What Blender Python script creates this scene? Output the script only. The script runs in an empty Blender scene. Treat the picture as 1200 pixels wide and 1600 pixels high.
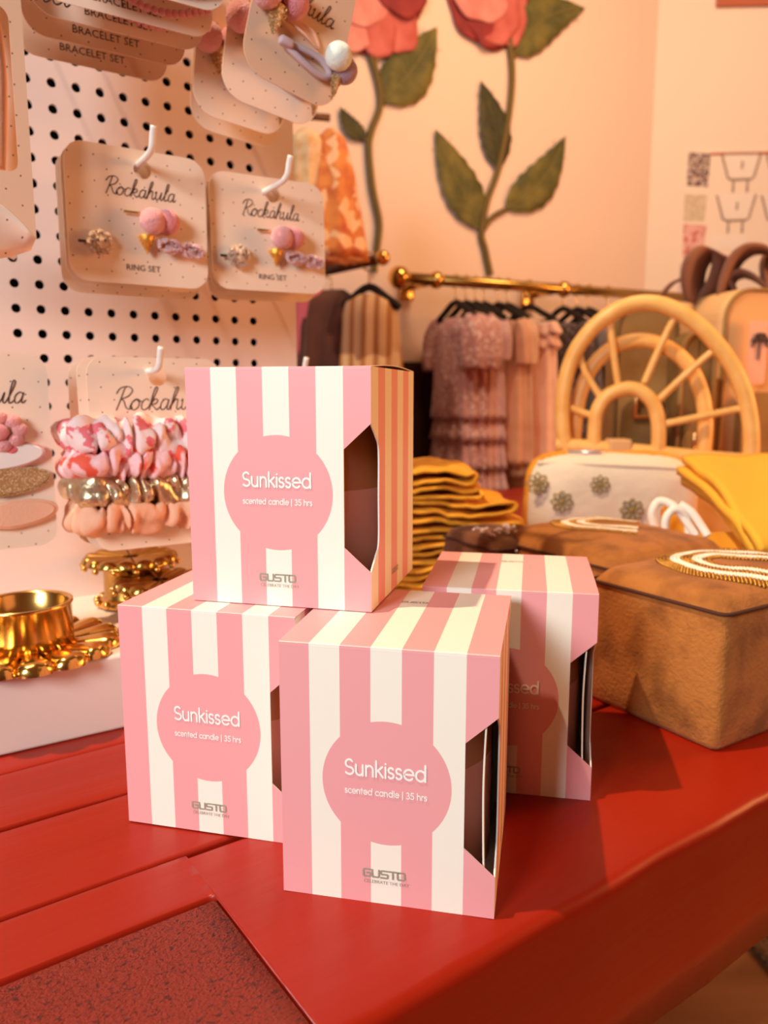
import bpy, bmesh, math, random
from mathutils import Vector, Matrix, noise as mnoise
R = math.radians
PI = math.pi
rnd = random.Random(7)
S = bpy.context.scene
COL = S.collection

# ------------------------------------------------------------------ camera, world, lights, exposure
PITCH, CH, FPX = 0.1525, 0.209, 1200.0          # table top is z = 0
cd = bpy.data.cameras.new('camera')
cd.sensor_fit = 'VERTICAL'; cd.sensor_height = 36; cd.lens = 27
cd.clip_start = 0.02
cd.dof.use_dof = True; cd.dof.focus_distance = 0.33; cd.dof.aperture_fstop = 10.5
cam = bpy.data.objects.new('camera', cd); COL.objects.link(cam)
cam.location = (0, 0, CH); cam.rotation_euler = (PI/2 - PITCH, 0, 0)
S.camera = cam
S.view_settings.view_transform = 'Standard'; S.view_settings.look = 'None'
S.view_settings.gamma = 1; S.view_settings.use_curve_mapping = False
S.view_settings.exposure = 0.0

w = bpy.data.worlds.new('world'); S.world = w; w.use_nodes = True
wn = w.node_tree.nodes; wl = w.node_tree.links
bg = wn['Background']
tc = wn.new('ShaderNodeTexCoord'); sx = wn.new('ShaderNodeSeparateXYZ'); cr = wn.new('ShaderNodeValToRGB')
mr = wn.new('ShaderNodeMapRange'); mr.inputs[1].default_value = -1; mr.inputs[2].default_value = 1
wl.new(tc.outputs['Generated'], sx.inputs[0]); wl.new(sx.outputs[2], mr.inputs[0]); wl.new(mr.outputs[0], cr.inputs[0])
cr.color_ramp.elements[0].position = 0.30; cr.color_ramp.elements[0].color = (0.16, 0.05, 0.015, 1)
cr.color_ramp.elements[1].position = 0.70; cr.color_ramp.elements[1].color = (1.0, 0.40, 0.17, 1)
wl.new(cr.outputs[0], bg.inputs[0]); bg.inputs[1].default_value = 0.125

def aim(o, tgt):
    d = Vector(tgt) - o.location
    o.rotation_euler = d.to_track_quat('-Z', 'Y').to_euler()
def lamp(name, kind, loc, tgt, energy, color, **kw):
    l = bpy.data.lights.new(name, kind); l.energy = energy; l.color = color
    for k, v in kw.items(): setattr(l, k, v)
    o = bpy.data.objects.new(name, l); COL.objects.link(o); o.location = loc
    aim(o, tgt); return o
# warm ceiling spot above left (crisp shadows falling to the right)
KD = Vector((-0.395, -0.126, 0.90))
lamp('ceiling_spot', 'SPOT', Vector((0.05, 0.42, 0.08)) + KD*1.95, (0.05, 0.45, 0.08), 150, (1.0, 0.72, 0.46),
     spot_size=R(75), spot_blend=0.6, shadow_soft_size=0.016)
# daylight from the shop window, front left of the table
LD = Vector((-0.57, -0.82, 0.41))
lamp('shop_window', 'AREA', Vector((0.05, 0.35, 0.1)) + LD*1.5, (0.02, 0.35, 0.08), 23.5, (0.92, 0.98, 1.0),
     shape='RECTANGLE', size=0.42, size_y=0.5)
# added warm fill lights out of view, no fittings of the shop
lamp('rear_fill', 'AREA', (0.45, 1.15, 1.38), (0.48, 2.0, 0.80), 11, (1.0, 0.60, 0.32), shape='DISK', size=0.5)  # added fill brightening the back wall and the dresses
lamp('right_side_fill', 'AREA', (1.8, 0.92, 0.46), (0.05, 0.4, 0.14), 25, (1.0, 0.42, 0.14), shape='DISK', size=0.8)  # added orange fill for the right sides of the boxes
lamp('right_wall_fill', 'AREA', (1.15, 1.3, 1.5), (1.5, 2.6, 1.1), 4, (1.0, 0.60, 0.38), shape='DISK', size=0.4)  # added fill brightening the right wall

# ------------------------------------------------------------------ pixel / plane helpers (reference frame 1200 x 1600)
CAM = Vector((0, 0, CH))
FW = Vector((0, math.cos(PITCH), -math.sin(PITCH))); UP = Vector((0, math.sin(PITCH), math.cos(PITCH))); RT = Vector((1, 0, 0))
def ray(u, v): return FW + RT*((u-600)/FPX) + UP*((800-v)/FPX)
def on_z(u, v, z=0.0):
    d = ray(u, v); return CAM + d*((z-CH)/d.z)
def on_y(u, v, y):
    d = ray(u, v); return CAM + d*(y/d.y)
def on_plane(u, v, p, n):
    d = ray(u, v); return CAM + d*((Vector(p)-CAM).dot(n)/d.dot(n))

# ------------------------------------------------------------------ materials
def srgb(r, g, b):
    f = lambda c: (c/255/12.92) if c/255 <= .04045 else ((c/255+.055)/1.055)**2.4
    return (f(r), f(g), f(b), 1)
def mat(name, col, rough=0.6, metal=0.0, bump=None, vary=None, sheen=0.0, coat=0.0, spec=0.5, trans=0.0, glitter=None, dots=None, stretch=(1,1,1), subsurf=0, stripes=None):
    m = bpy.data.materials.new(name); m.use_nodes = True
    nt = m.node_tree; N = nt.nodes; L = nt.links; b = N['Principled BSDF']
    if len(col) == 3: col = (*col, 1)
    b.inputs['Base Color'].default_value = col; b.inputs['Roughness'].default_value = rough; b.inputs['Metallic'].default_value = metal
    b.inputs['Specular IOR Level'].default_value = spec
    if sheen: b.inputs['Sheen Weight'].default_value = sheen
    if coat: b.inputs['Coat Weight'].default_value = coat; b.inputs['Coat Roughness'].default_value = 0.15
    if trans: b.inputs['Transmission Weight'].default_value = trans
    if subsurf: b.inputs['Subsurface Weight'].default_value = subsurf; b.inputs['Subsurface Radius'].default_value = (.004,.002,.001)
    tcn = N.new('ShaderNodeTexCoord'); mp = N.new('ShaderNodeMapping'); mp.inputs['Scale'].default_value = stretch
    L.new(tcn.outputs['Object'], mp.inputs[0])
    out = None
    if vary:                                  # (scale, second colour, amount lo, hi)
        nz = N.new('ShaderNodeTexNoise'); nz.inputs['Scale'].default_value = vary[0]; nz.inputs['Detail'].default_value = 5
        L.new(mp.outputs[0], nz.inputs['Vector'])
        rp = N.new('ShaderNodeValToRGB'); rp.color_ramp.elements[0].position = vary[2]; rp.color_ramp.elements[1].position = vary[3]
        rp.color_ramp.elements[0].color = col
        c2 = vary[1]; rp.color_ramp.elements[1].color = c2 if len(c2) == 4 else (*c2, 1)
        L.new(nz.outputs['Fac'], rp.inputs[0]); out = rp.outputs[0]
    if stripes:                               # (axis, pitch m, colour, duty)
        sy = N.new('ShaderNodeSeparateXYZ'); L.new(tcn.outputs['Object'], sy.inputs[0])
        m1 = N.new('ShaderNodeMath'); m1.operation = 'DIVIDE'; m1.inputs[1].default_value = stripes[1]; L.new(sy.outputs[stripes[0]], m1.inputs[0])
        m2 = N.new('ShaderNodeMath'); m2.operation = 'FRACT'; L.new(m1.outputs[0], m2.inputs[0])
        m3 = N.new('ShaderNodeMath'); m3.operation = 'LESS_THAN'; m3.inputs[1].default_value = stripes[3]; L.new(m2.outputs[0], m3.inputs[0])
        mx = N.new('ShaderNodeMixRGB'); mx.inputs[1].default_value = col; mx.inputs[2].default_value = (*stripes[2][:3], 1)
        L.new(m3.outputs[0], mx.inputs[0]); out = mx.outputs[0]
    if glitter:                               # (scale, colour, threshold)
        vo = N.new('ShaderNodeTexVoronoi'); vo.inputs['Scale'].default_value = glitter[0]
        L.new(mp.outputs[0], vo.inputs['Vector'])
        sp = N.new('ShaderNodeSeparateColor'); L.new(vo.outputs['Color'], sp.inputs[0])
        gt = N.new('ShaderNodeMath'); gt.operation = 'GREATER_THAN'; gt.inputs[1].default_value = glitter[2]; L.new(sp.outputs[0], gt.inputs[0])
        mx = N.new('ShaderNodeMixRGB'); mx.inputs[1].default_value = col; mx.inputs[2].default_value = (*glitter[1][:3], 1)
        if out: L.new(out, mx.inputs[1])
        L.new(gt.outputs[0], mx.inputs[0]); out = mx.outputs[0]
    if dots:                                  # (pitch m, radius m, colour): staggered printed dots in local x / z
        sxx = N.new('ShaderNodeSeparateXYZ'); L.new(tcn.outputs['Object'], sxx.inputs[0])
        def M(op, a, bb=None):
            q = N.new('ShaderNodeMath'); q.operation = op
            for i, t in enumerate((a, bb)):
                if t is None: continue
                if isinstance(t, (int, float)): q.inputs[i].default_value = t
                else: L.new(t, q.inputs[i])
            return q.outputs[0]
        def lattice(ox):
            fx = M('SUBTRACT', M('FRACT', M('ADD', M('DIVIDE', sxx.outputs[0], dots[0]), ox)), .5)
            fz = M('SUBTRACT', M('FRACT', M('ADD', M('DIVIDE', sxx.outputs[2], dots[0]), ox)), .5)
            return M('LESS_THAN', M('ADD', M('MULTIPLY', fx, fx), M('MULTIPLY', fz, fz)), (dots[1]/dots[0])**2)
        f = M('MAXIMUM', lattice(100.25), lattice(100.75))
        mx = N.new('ShaderNodeMixRGB'); mx.inputs[1].default_value = col; mx.inputs[2].default_value = (*dots[2][:3], 1)
        if out: L.new(out, mx.inputs[1])
        L.new(f, mx.inputs[0]); out = mx.outputs[0]
    if out: L.new(out, b.inputs['Base Color'])
    if bump:                                  # (scale, strength, distance)
        nb = N.new('ShaderNodeTexNoise'); nb.inputs['Scale'].default_value = bump[0]; nb.inputs['Detail'].default_value = 6
        L.new(mp.outputs[0], nb.inputs['Vector'])
        bp_ = N.new('ShaderNodeBump'); bp_.inputs['Strength'].default_value = bump[1]; bp_.inputs['Distance'].default_value = bump[2]
        L.new(nb.outputs['Fac'], bp_.inputs['Height']); L.new(bp_.outputs[0], b.inputs['Normal'])
    return m

PINK = (0.84, 0.37, 0.39, 1); CREAM = (0.90, 0.86, 0.76, 1)
BW, BD, BH = 0.0888, 0.0905, 0.11
def print_mat(name, axis, length, offset, first_pink, circle):
    m = bpy.data.materials.new(name); m.use_nodes = True
    N = m.node_tree.nodes; L = m.node_tree.links; b = N['Principled BSDF']
    b.inputs['Roughness'].default_value = 0.42; b.inputs['Specular IOR Level'].default_value = 0.35
    t = N.new('ShaderNodeTexCoord'); sp = N.new('ShaderNodeSeparateXYZ'); L.new(t.outputs['Object'], sp.inputs[0])
    def M(op, a, bb=None):
        q = N.new('ShaderNodeMath'); q.operation = op
        for i, s in enumerate((a, bb)):
            if s is None: continue
            if isinstance(s, (int, float)): q.inputs[i].default_value = s
            else: L.new(s, q.inputs[i])
        return q.outputs[0]
    k = M('FLOOR', M('MULTIPLY', M('DIVIDE', M('SUBTRACT', sp.outputs[axis], offset), length), 7.0))
    odd = M('GREATER_THAN', M('FRACT', M('MULTIPLY', M('ADD', k, 10.0 if first_pink else 11.0), 0.5)), 0.25)   # 1 -> cream
    fac = odd
    if circle:
        dx = sp.outputs[0]; dz = M('SUBTRACT', sp.outputs[2], 0.483*BH)
        inside = M('LESS_THAN', M('ADD', M('MULTIPLY', dx, dx), M('MULTIPLY', dz, dz)), 0.0266**2)
        fac = M('MULTIPLY', odd, M('SUBTRACT', 1.0, inside))
    mx = N.new('ShaderNodeMixRGB'); mx.inputs[1].default_value = PINK; mx.inputs[2].default_value = CREAM
    L.new(fac, mx.inputs[0]); L.new(mx.outputs[0], b.inputs['Base Color'])
    return m

M_ = {}
M_['front_print'] = print_mat('striped_print_with_disc', 0, BW, -BW/2, True, True)
M_['top_print'] = print_mat('striped_print', 0, BW, -BW/2, True, False)
M_['side_print'] = print_mat('narrow_striped_print', 1, BD, 0, False, False)
M_['board_white'] = mat('white_cardboard', (.88, .84, .76), .6)
M_['board_inside'] = mat('grey_cardboard', (.30, .24, .20), .8)
M_['ink_white'] = mat('white_ink', (.95, .93, .88), .5)
M_['foil'] = mat('silver_green_foil', (.40, .40, .30), .4, .35)
M_['ink_dark'] = mat('dark_brown_ink', (.06, .03, .025), .6)
M_['candle_glass'] = mat('brown_glass', (.55, .15, .035), .15, 0)
M_['glass_wax'] = mat('brown_glass_over_pink_wax', (.80, .28, .20), .15, 0)
M_['wax'] = mat('dusky_pink_wax', (.50, .20, .17), .4)
M_['wood_red'] = mat('red_painted_wood', (.33, .014, .003), .36, 0, bump=(38, .25, .004), vary=(9, (.25, .010, .002, 1), .4, .7), stretch=(.12, 1, 1), spec=.36)
M_['wood_rough'] = mat('rough_sawn_red_wood', (.40, .032, .010), .55, 0, bump=(1000, 1.0, .006), vary=(560, (.15, .011, .004, 1), .57, .65), stretch=(.7, 1, 1))
M_['stand_white'] = mat('off_white_paint', (.80, .68, .62), .45)
M_['peg_white'] = mat('off_white_pegboard', (.80, .63, .565), .55)
M_['hole_shade'] = mat('painted_hole_shade', (.02, .012, .01), .9)  # near-black colour standing in for shade inside the pegboard
M_['hook_white'] = mat('white_coated_wire', (.86, .82, .78), .3)
M_['card'] = mat('speckled_cream_card', (.90, .72, .57), .6, dots=(.0165, .00050, (.10, .05, .04)))
M_['card_warm'] = mat('tan_cream_card', (.78, .52, .36), .6, dots=(.0165, .00050, (.10, .05, .04)))
M_['pom_pink'] = mat('pink_felt', (.83, .36, .36), .95, 0, bump=(900, .8, .002), sheen=.6)
M_['pom_rose'] = mat('rose_felt', (.80, .28, .32), .95, 0, bump=(900, .8, .002), sheen=.6)
M_['pom_mint'] = mat('mint_felt', (.80, .86, .78), .9, 0, bump=(900, .5, .002), sheen=.4)
M_['pom_lilac'] = mat('lilac_felt', (.40, .27, .36), .9, 0, bump=(900, .5, .002), sheen=.4)
M_['gold_glitter'] = mat('gold_glitter', (.62, .36, .14), .35, .75, bump=(1500, 1, .002), glitter=(1600, (1, .85, .55), .75))
M_['champ_glitter'] = mat('champagne_glitter', (.66, .46, .32), .4, .6, bump=(1500, 1, .002), glitter=(1600, (1, .9, .8), .72))
M_['gold_cone'] = mat('gold_cone', (.80, .42, .08), .3, .8, bump=(900, .5, .001))
M_['pink_glitter'] = mat('pink_glitter', (.86, .45, .48), .4, .2, bump=(1300, 1, .002), glitter=(1400, (1, .9, .92), .72))
M_['lilac_fabric'] = mat('lilac_grosgrain', (.60, .46, .50), .7, bump=(900, .4, .001))
M_['peach_fabric'] = mat('peach_fabric', (.86, .48, .32), .75, bump=(700, .4, .001))
M_['metal_gold'] = mat('gold_wire', (.90, .68, .34), .25, .9)
M_['metal_dark'] = mat('dark_wire', (.12, .07, .05), .4, .8)
M_['brass'] = mat('polished_brass', (.80, .47, .13), .2, 1.0)
M_['old_brass'] = mat('aged_brass', (.55, .32, .08), .26, 1.0)
M_['scr_dots'] = mat('pink_dot_cotton', (.90, .68, .66), .8, vary=(95, (.80, .17, .20, 1), .54, .57), bump=(600, .3, .001))
M_['scr_abstract'] = mat('coral_print_cotton', (.90, .55, .56), .7, vary=(70, (.82, .10, .05, 1), .50, .56), bump=(600, .3, .001))
M_['scr_gold'] = mat('champagne_lame', (.66, .50, .32), .28, .85, bump=(300, .3, .002))
M_['scr_peach'] = mat('peach_cotton', (.88, .47, .30), .75, bump=(700, .3, .001))
M_['velvet'] = mat('tan_velvet', (.44, .165, .036), .8, 0, bump=(420, .7, .0015), vary=(38, (.25, .085, .018, 1), .45, .68), sheen=.06, spec=.2)
M_['velvet_brown'] = mat('brown_velvet', (.20, .075, .035), .85, 0, bump=(420, .5, .0015), vary=(30, (.13, .045, .02, 1), .4, .7), sheen=.1, spec=.2)
M_['seam'] = mat('dark_seam', (.07, .02, .008), .9)
M_['bead_gold'] = mat('gold_beads', (.52, .27, .05), .3, .85)
M_['bead_white'] = mat('ivory_beads', (.92, .84, .68), .4)
M_['bead_silver'] = mat('silver_lilac_beads', (.62, .50, .50), .3, .5)
M_['mustard'] = mat('mustard_corduroy', (.88, .38, .018), .9, 0, bump=(500, .8, .0015), vary=(60, (.70, .25, .010, 1), .4, .7))
M_['yellow'] = mat('yellow_jersey', (.88, .46, .035), .85, 0, bump=(500, .4, .001))
M_['cord'] = mat('white_cotton_cord', (.90, .82, .72), .8, bump=(700, .6, .001))
M_['cream_cloth'] = mat('cream_quilted_cotton', (.78, .66, .50), .8, 0, bump=(55, .5, .004))
M_['embroid'] = mat('olive_gold_thread', (.34, .25, .10), .6, .2)
M_['cane'] = mat('honey_rattan', (.92, .54, .17), .38, 0, vary=(40, (.82, .43, .11, 1), .4, .7))
M_['tan_bag'] = mat('tan_canvas', (.33, .19, .06), .8, 0, bump=(500, .4, .001), vary=(14, (.26, .14, .04, 1), .4, .7))
M_['sand_bag'] = mat('sand_canvas', (.74, .45, .20), .8, 0, bump=(500, .4, .001))
M_['olive_bag'] = mat('olive_brown_canvas', (.15, .085, .022), .85, 0, bump=(500, .4, .001), vary=(20, (.22, .135, .045, 1), .4, .7))
M_['brown_strap'] = mat('brown_webbing', (.26, .115, .075), .7, bump=(600, .3, .001))
M_['badge'] = mat('peach_badge', (.84, .46, .34), .7)
M_['black'] = mat('black_velvet', (.012, .006, .006), .8)
M_['wall_peach'] = mat('peach_wall_paint', (.86, .67, .56), .85, bump=(6, .1, .01))
M_['wall_cream'] = mat('cream_wall_paint', (.90, .78, .66), .85, bump=(6, .1, .01))
M_['wainscot'] = mat('dark_maroon_panel', (.035, .006, .006), .7)
M_['floor'] = mat('worn_floor_boards', (.46, .19, .05), .55, 0, vary=(12, (.30, .11, .03, 1), .35, .7), bump=(20, .3, .005), stretch=(.15, 1, 1))
M_['rug'] = mat('woven_jute', (.30, .18, .09), .95, 0, bump=(160, 1, .004), vary=(120, (.10, .05, .03, 1), .45, .6))
M_['leaf'] = mat('painted_green_leaf', (.085, .085, .020), .7, 0, vary=(16, (.20, .165, .035, 1), .42, .66))
M_['leaf_dark'] = mat('painted_dark_leaf', (.040, .042, .016), .7, 0, vary=(16, (.10, .085, .025, 1), .45, .68))
M_['leaf_vein'] = mat('painted_leaf_vein', (.24, .20, .06), .7)
M_['stem'] = mat('painted_stem', (.15, .10, .02), .7)
M_['rose_a'] = mat('painted_pink_petal', (.62, .16, .14), .75, 0, vary=(14, (.42, .06, .05, 1), .4, .7))
M_['rose_b'] = mat('painted_light_petal', (.80, .33, .30), .75, 0, vary=(14, (.62, .17, .15, 1), .4, .7))
M_['rose_c'] = mat('painted_deep_petal', (.33, .035, .035), .75, 0, vary=(14, (.20, .015, .018, 1), .4, .7))
def fabric(name, c, c2=None, gl=None, sc=25):
    return mat(name, c, .85, 0, bump=(300, .4, .002), vary=(sc, (*c2, 1), .4, .65) if c2 else None, glitter=gl, sheen=.15)
M_['mauve_glit'] = fabric('mauve_glitter_tulle', (.66, .37, .40), (.52, .26, .28), (170, (.86, .70, .72), .80))
M_['rose_glit'] = fabric('dusky_rose_tulle', (.72, .42, .39), (.60, .31, .28), (170, (.72, .50, .48), .86))
M_['lilac_tulle'] = fabric('lilac_tulle', (.66, .45, .50), (.54, .34, .40), (170, (.70, .55, .60), .84))
M_['peach_knit'] = fabric('peach_cotton_cloth', (.78, .46, .33), (.66, .36, .25))
M_['beige_cotton'] = fabric('pale_beige_cloth', (.74, .50, .38), (.62, .38, .27))
M_['pink_cotton'] = fabric('pale_pink_cloth', (.90, .62, .52), (.84, .52, .42))
M_['charcoal'] = fabric('charcoal_cloth', (.085, .06, .065), (.05, .03, .035), (150, (.30, .24, .26), .88))
M_['slate'] = fabric('slate_blue_cloth', (.22, .20, .22), (.13, .11, .12))
M_['paisley'] = fabric('orange_paisley_cloth', (.72, .26, .06), (.50, .10, .03), (60, (.82, .50, .28), .72), 40)
M_['cream_stripe'] = fabric('cream_puff_cloth', (.82, .60, .36), (.68, .38, .15), None, 60)
M_['striped_cloth'] = mat('cream_and_tan_striped_cloth', (.80, .55, .32), .85, bump=(300, .4, .002), stripes=(1, .024, (.50, .23, .09), .42))
M_['hot_pink'] = fabric('bright_pink_cloth', (.80, .16, .20))
M_['brown_dark'] = fabric('dark_brown_cloth', (.06, .018, .014), (.12, .035, .02), None, 12)
M_['print_grey'] = mat('grey_print', (.38, .30, .27), .8)
M_['print_white'] = mat('white_print', (.90, .82, .76), .8)
M_['print_dark'] = mat('dark_swatch_print', (.62, .50, .45), .8, vary=(120, (.10, .05, .05, 1), .47, .55))
M_['print_pink'] = mat('pink_swatch_print', (.82, .50, .46), .8, vary=(60, (.60, .16, .15, 1), .48, .60))
M_['print_sage'] = mat('sage_swatch_print', (.72, .62, .46), .8, vary=(90, (.60, .50, .36, 1), .45, .6))
M_['print_lav'] = mat('lavender_swatch_print', (.72, .60, .58), .8, vary=(60, (.78, .40, .38, 1), .55, .62))
M_['poster'] = mat('cream_poster_paper', (.91, .79, .68), .8)
M_['frame_red'] = mat('red_brown_frame', (.48, .11, .04), .5)

# ------------------------------------------------------------------ object helpers
def link_mesh(name, bm, mats, parent=None, smooth=False, loc=None, rot=None):
    me = bpy.data.meshes.new(name); bm.normal_update(); bm.to_mesh(me); bm.free()
    if not isinstance(mats, (list, tuple)): mats = [mats]
    for m in mats: me.materials.append(M_[m] if isinstance(m, str) else m)
    if smooth:
        for p in me.polygons: p.use_smooth = True
    o = bpy.data.objects.new(name, me); COL.objects.link(o)
    if parent: o.parent = parent
    if loc is not None: o.location = loc
    if rot is not None: o.rotation_euler = rot
    return o
def tag(o, label, cat, group=None):
    o['label'] = label; o['category'] = cat
    if group: o['group'] = group
    return o
def thing(name, label, cat, loc=(0,0,0), rot=(0,0,0), group=None):
    o = bpy.data.objects.new(name, None); COL.objects.link(o); o.empty_display_size = .02
    o.location = loc; o.rotation_euler = rot if not isinstance(rot, (int, float)) else (0, 0, rot)
    return tag(o, label, cat, group)
def struct(name, bm, m, **k):
    o = link_mesh(name, bm, m, **k); o['kind'] = 'structure'; return o
def copy_tree(o, parent=None):
    c = o.copy(); COL.objects.link(c)
    if parent: c.parent = parent
    for ch in list(o.children): copy_tree(ch, c)
    return c
def add_box(bm, a, b, bevel=0, seg=2):
    a = Vector(a); b = Vector(b)
    r = bmesh.ops.create_cube(bm, size=1); vs = r['verts']
    bmesh.ops.scale(bm, vec=b-a, verts=vs); bmesh.ops.translate(bm, vec=(a+b)/2, verts=vs)
    if bevel:
        es = list({e for v in vs for e in v.link_edges})
        bmesh.ops.bevel(bm, geom=es, offset=bevel, segments=seg, affect='EDGES', profile=.5)
def add_tube(bm, pts, r, n=10, closed=False, caps=True, rfun=None):
    pts = [Vector(p) for p in pts]; m = len(pts)
    rings = []; prev = None
    for i, p in enumerate(pts):
        if closed: t = pts[(i+1) % m] - pts[i-1]
        else: t = pts[min(i+1, m-1)] - pts[max(i-1, 0)]
        t = t.normalized() if t.length > 1e-9 else Vector((0,0,1))
        if prev is None:
            a = Vector((0,0,1)) if abs(t.z) < .9 else Vector((1,0,0))
            nx = t.cross(a).normalized()
        else:
            nx = (prev - t*prev.dot(t)); nx = nx.normalized() if nx.length > 1e-6 else t.orthogonal().normalized()
        prev = nx; ny = t.cross(nx)
        ring = []
        for k in range(n):
            a = 2*PI*k/n
            rr = rfun(i/m, a) if rfun else (r[i] if isinstance(r, (list, tuple)) else r)
            ring.append(bm.verts.new(p + nx*math.cos(a)*rr + ny*math.sin(a)*rr))
        rings.append(ring)
    for i in range(m if closed else m-1):
        A = rings[i]; B = rings[(i+1) % m]
        for k in range(n):
            bm.faces.new((A[k], A[(k+1) % n], B[(k+1) % n], B[k]))
    if not closed and caps:
        bm.faces.new(rings[0][::-1]); bm.faces.new(rings[-1])
def add_lathe(bm, prof, n=40, c=(0,0,0), rmod=None):
    c = Vector(c); rings = []
    for j, (r, z) in enumerate(prof):
        ring = []
        for k in range(n):
            a = 2*PI*k/n; rr = r*(rmod(j, a) if rmod else 1)
            ring.append(bm.verts.new(c + Vector((rr*math.cos(a), rr*math.sin(a), z))))
        rings.append(ring)
    for j in range(len(rings)-1):
        for k in range(n): bm.faces.new((rings[j][k], rings[j][(k+1) % n], rings[j+1][(k+1) % n], rings[j+1][k]))
    if prof[0][0] > 1e-5: bm.faces.new(rings[0][::-1])
    if prof[-1][0] > 1e-5: bm.faces.new(rings[-1])
    bmesh.ops.remove_doubles(bm, verts=bm.verts, dist=1e-6)
def add_ball(bm, c, r, u=16, v=10, scale=(1,1,1), rot=None):
    m = Matrix.Translation(Vector(c))
    if rot is not None: m = m @ rot.to_matrix().to_4x4()
    m = m @ Matrix.Diagonal((r*scale[0], r*scale[1], r*scale[2], 1))
    bmesh.ops.create_uvsphere(bm, u_segments=u, v_segments=v, radius=1, matrix=m)
def fill(bm, loops, y=0, axis='xz'):
    """flat polygon with holes in the local xz plane; returns faces"""
    es = []
    for lp in loops:
        vs = [bm.verts.new((p[0], y, p[1])) for p in lp]
        es += [bm.edges.new((vs[i], vs[(i+1) % len(vs)])) for i in range(len(vs))]
    r = bmesh.ops.triangle_fill(bm, edges=es, use_beauty=True, use_dissolve=False)
    return [g for g in r['geom'] if isinstance(g, bmesh.types.BMFace)]
def plate(bm, loops, th, y=0):
    """plate of thickness th: front at y, back at y + th"""
    fs = fill(bm, loops, y)
    r = bmesh.ops.extrude_face_region(bm, geom=fs)
    vs = [g for g in r['geom'] if isinstance(g, bmesh.types.BMVert)]
    bmesh.ops.translate(bm, vec=(0, th, 0), verts=vs)
    bmesh.ops.recalc_face_normals(bm, faces=bm.faces)
def rrect(x0, x1, z0, z1, r, n=8):
    o = []
    for cx, cz, a0 in ((x1-r, z1-r, 0), (x0+r, z1-r, 90), (x0+r, z0+r, 180), (x1-r, z0+r, 270)):
        for k in range(n+1):
            a = R(a0 + 90*k/n); o.append((cx + r*math.cos(a), cz + r*math.sin(a)))
    return o
def circ(cx, cz, r, n=20): return [(cx + r*math.cos(2*PI*k/n), cz + r*math.sin(2*PI*k/n)) for k in range(n)]
def spline(pts, sub=6, closed=False):
    pts = [Vector(p) for p in pts]; m = len(pts); o = []
    rng = m if closed else m-1
    for i in range(rng):
        if closed: a, b, c, d = pts[i-1], pts[i], pts[(i+1) % m], pts[(i+2) % m]
        else: a, b, c, d = pts[max(i-1, 0)], pts[i], pts[i+1], pts[min(i+2, m-1)]
        for k in range(sub):
            t = k/sub
            o.append(.5*((2*b) + (c-a)*t + (2*a-5*b+4*c-d)*t*t + (3*b-a-3*c+d)*t*t*t))
    if not closed: o.append(pts[-1])
    return o
def nz(x, y=0, z=0): return mnoise.noise(Vector((x, y, z)))

# ------------------------------------------------------------------ stroke lettering
def arc(cx, cy, rx, ry, a0, a1, n=14): return [(cx + rx*math.cos(R(a0+(a1-a0)*k/n)), cy + ry*math.sin(R(a0+(a1-a0)*k/n))) for k in range(n+1)]
GEO = {  # (advance, strokes) geometric sans, x-height .5, cap .72
 'S': (.46, [arc(.20, .535, .165, .185, 35, 270) + arc(.20, .18, .19, .17, 90, -145)]),
 'u': (.46, [[(.04, .5), (.04, .2)] + arc(.20, .2, .16, .2, 180, 360) + [(.36, .2)], [(.36, .5), (.36, 0)]]),
 'n': (.46, [[(.04, 0), (.04, .5)], arc(.20, .3, .16, .2, 180, 0) + [(.36, 0)]]),
 'k': (.40, [[(.04, 0), (.04, .76)], [(.32, .5), (.05, .24)], [(.13, .31), (.35, 0)]]),
 'i': (.15, [[(.06, 0), (.06, .5)], [(.06, .66), (.061, .661)]]),
 's': (.35, [arc(.15, .375, .115, .125, 30, 270) + arc(.15, .125, .125, .125, 90, -150)]),
 'e': (.52, [[(.03, .26), (.46, .26)] + arc(.245, .25, .215, .25, 3, 318)]),
 'd': (.55, [arc(.25, .25, .21, .25, 0, 360, 20), [(.46, 0), (.46, .76)]]),
 'c': (.44, [arc(.24, .25, .21, .25, 50, 310)]),
 't': (.27, [[(.12, 0), (.12, .68)], [(0, .5), (.24, .5)]]),
 'a': (.55, [arc(.25, .25, .21, .25, 0, 360, 20), [(.46, 0), (.46, .5)]]),
 'l': (.15, [[(.06, 0), (.06, .76)]]),
 'h': (.46, [[(.04, 0), (.04, .76)], arc(.20, .3, .16, .2, 180, 0) + [(.36, 0)]]),
 'r': (.30, [[(.04, 0), (.04, .5)], arc(.22, .3, .18, .2, 180, 80)]),
 '|': (.16, [[(.06, -.15), (.06, .76)]]),
 '3': (.46, [arc(.18, .54, .15, .18, 140, -90) + arc(.18, .18, .19, .18, 90, -140)]),
 '5': (.46, [[(.36, .72), (.10, .72), (.06, .42)] + arc(.19, .22, .19, .22, 115, -150)]),
 ' ': (.26, []),
}
LOGO = {
 'G': (.86, [[(.74, .72), (.12, .72), (.04, .62), (.04, .1), (.12, 0), (.66, 0), (.74, .08), (.74, .36), (.40, .36)]]),
 'U': (.86, [[(.04, .72), (.04, .1), (.12, 0), (.62, 0), (.70, .1), (.70, .72)]]),
 'S': (.84, [[(.70, .72), (.12, .72), (.04, .64), (.04, .44), (.12, .37), (.62, .37), (.70, .29), (.70, .08), (.62, 0), (.04, 0)]]),
 'T': (.78, [[(0, .72), (.72, .72)], [(.36, .72), (.36, 0)]]),
 'O': (.86, [[(.12, .72), (.62, .72), (.72, .62), (.72, .1), (.62, 0), (.12, 0), (.04, .1), (.04, .62), (.12, .72)]]),
}
def _sp(p): return [tuple(v)[:2] for v in spline([(a, b, 0) for a, b in p], 5)]
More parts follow.
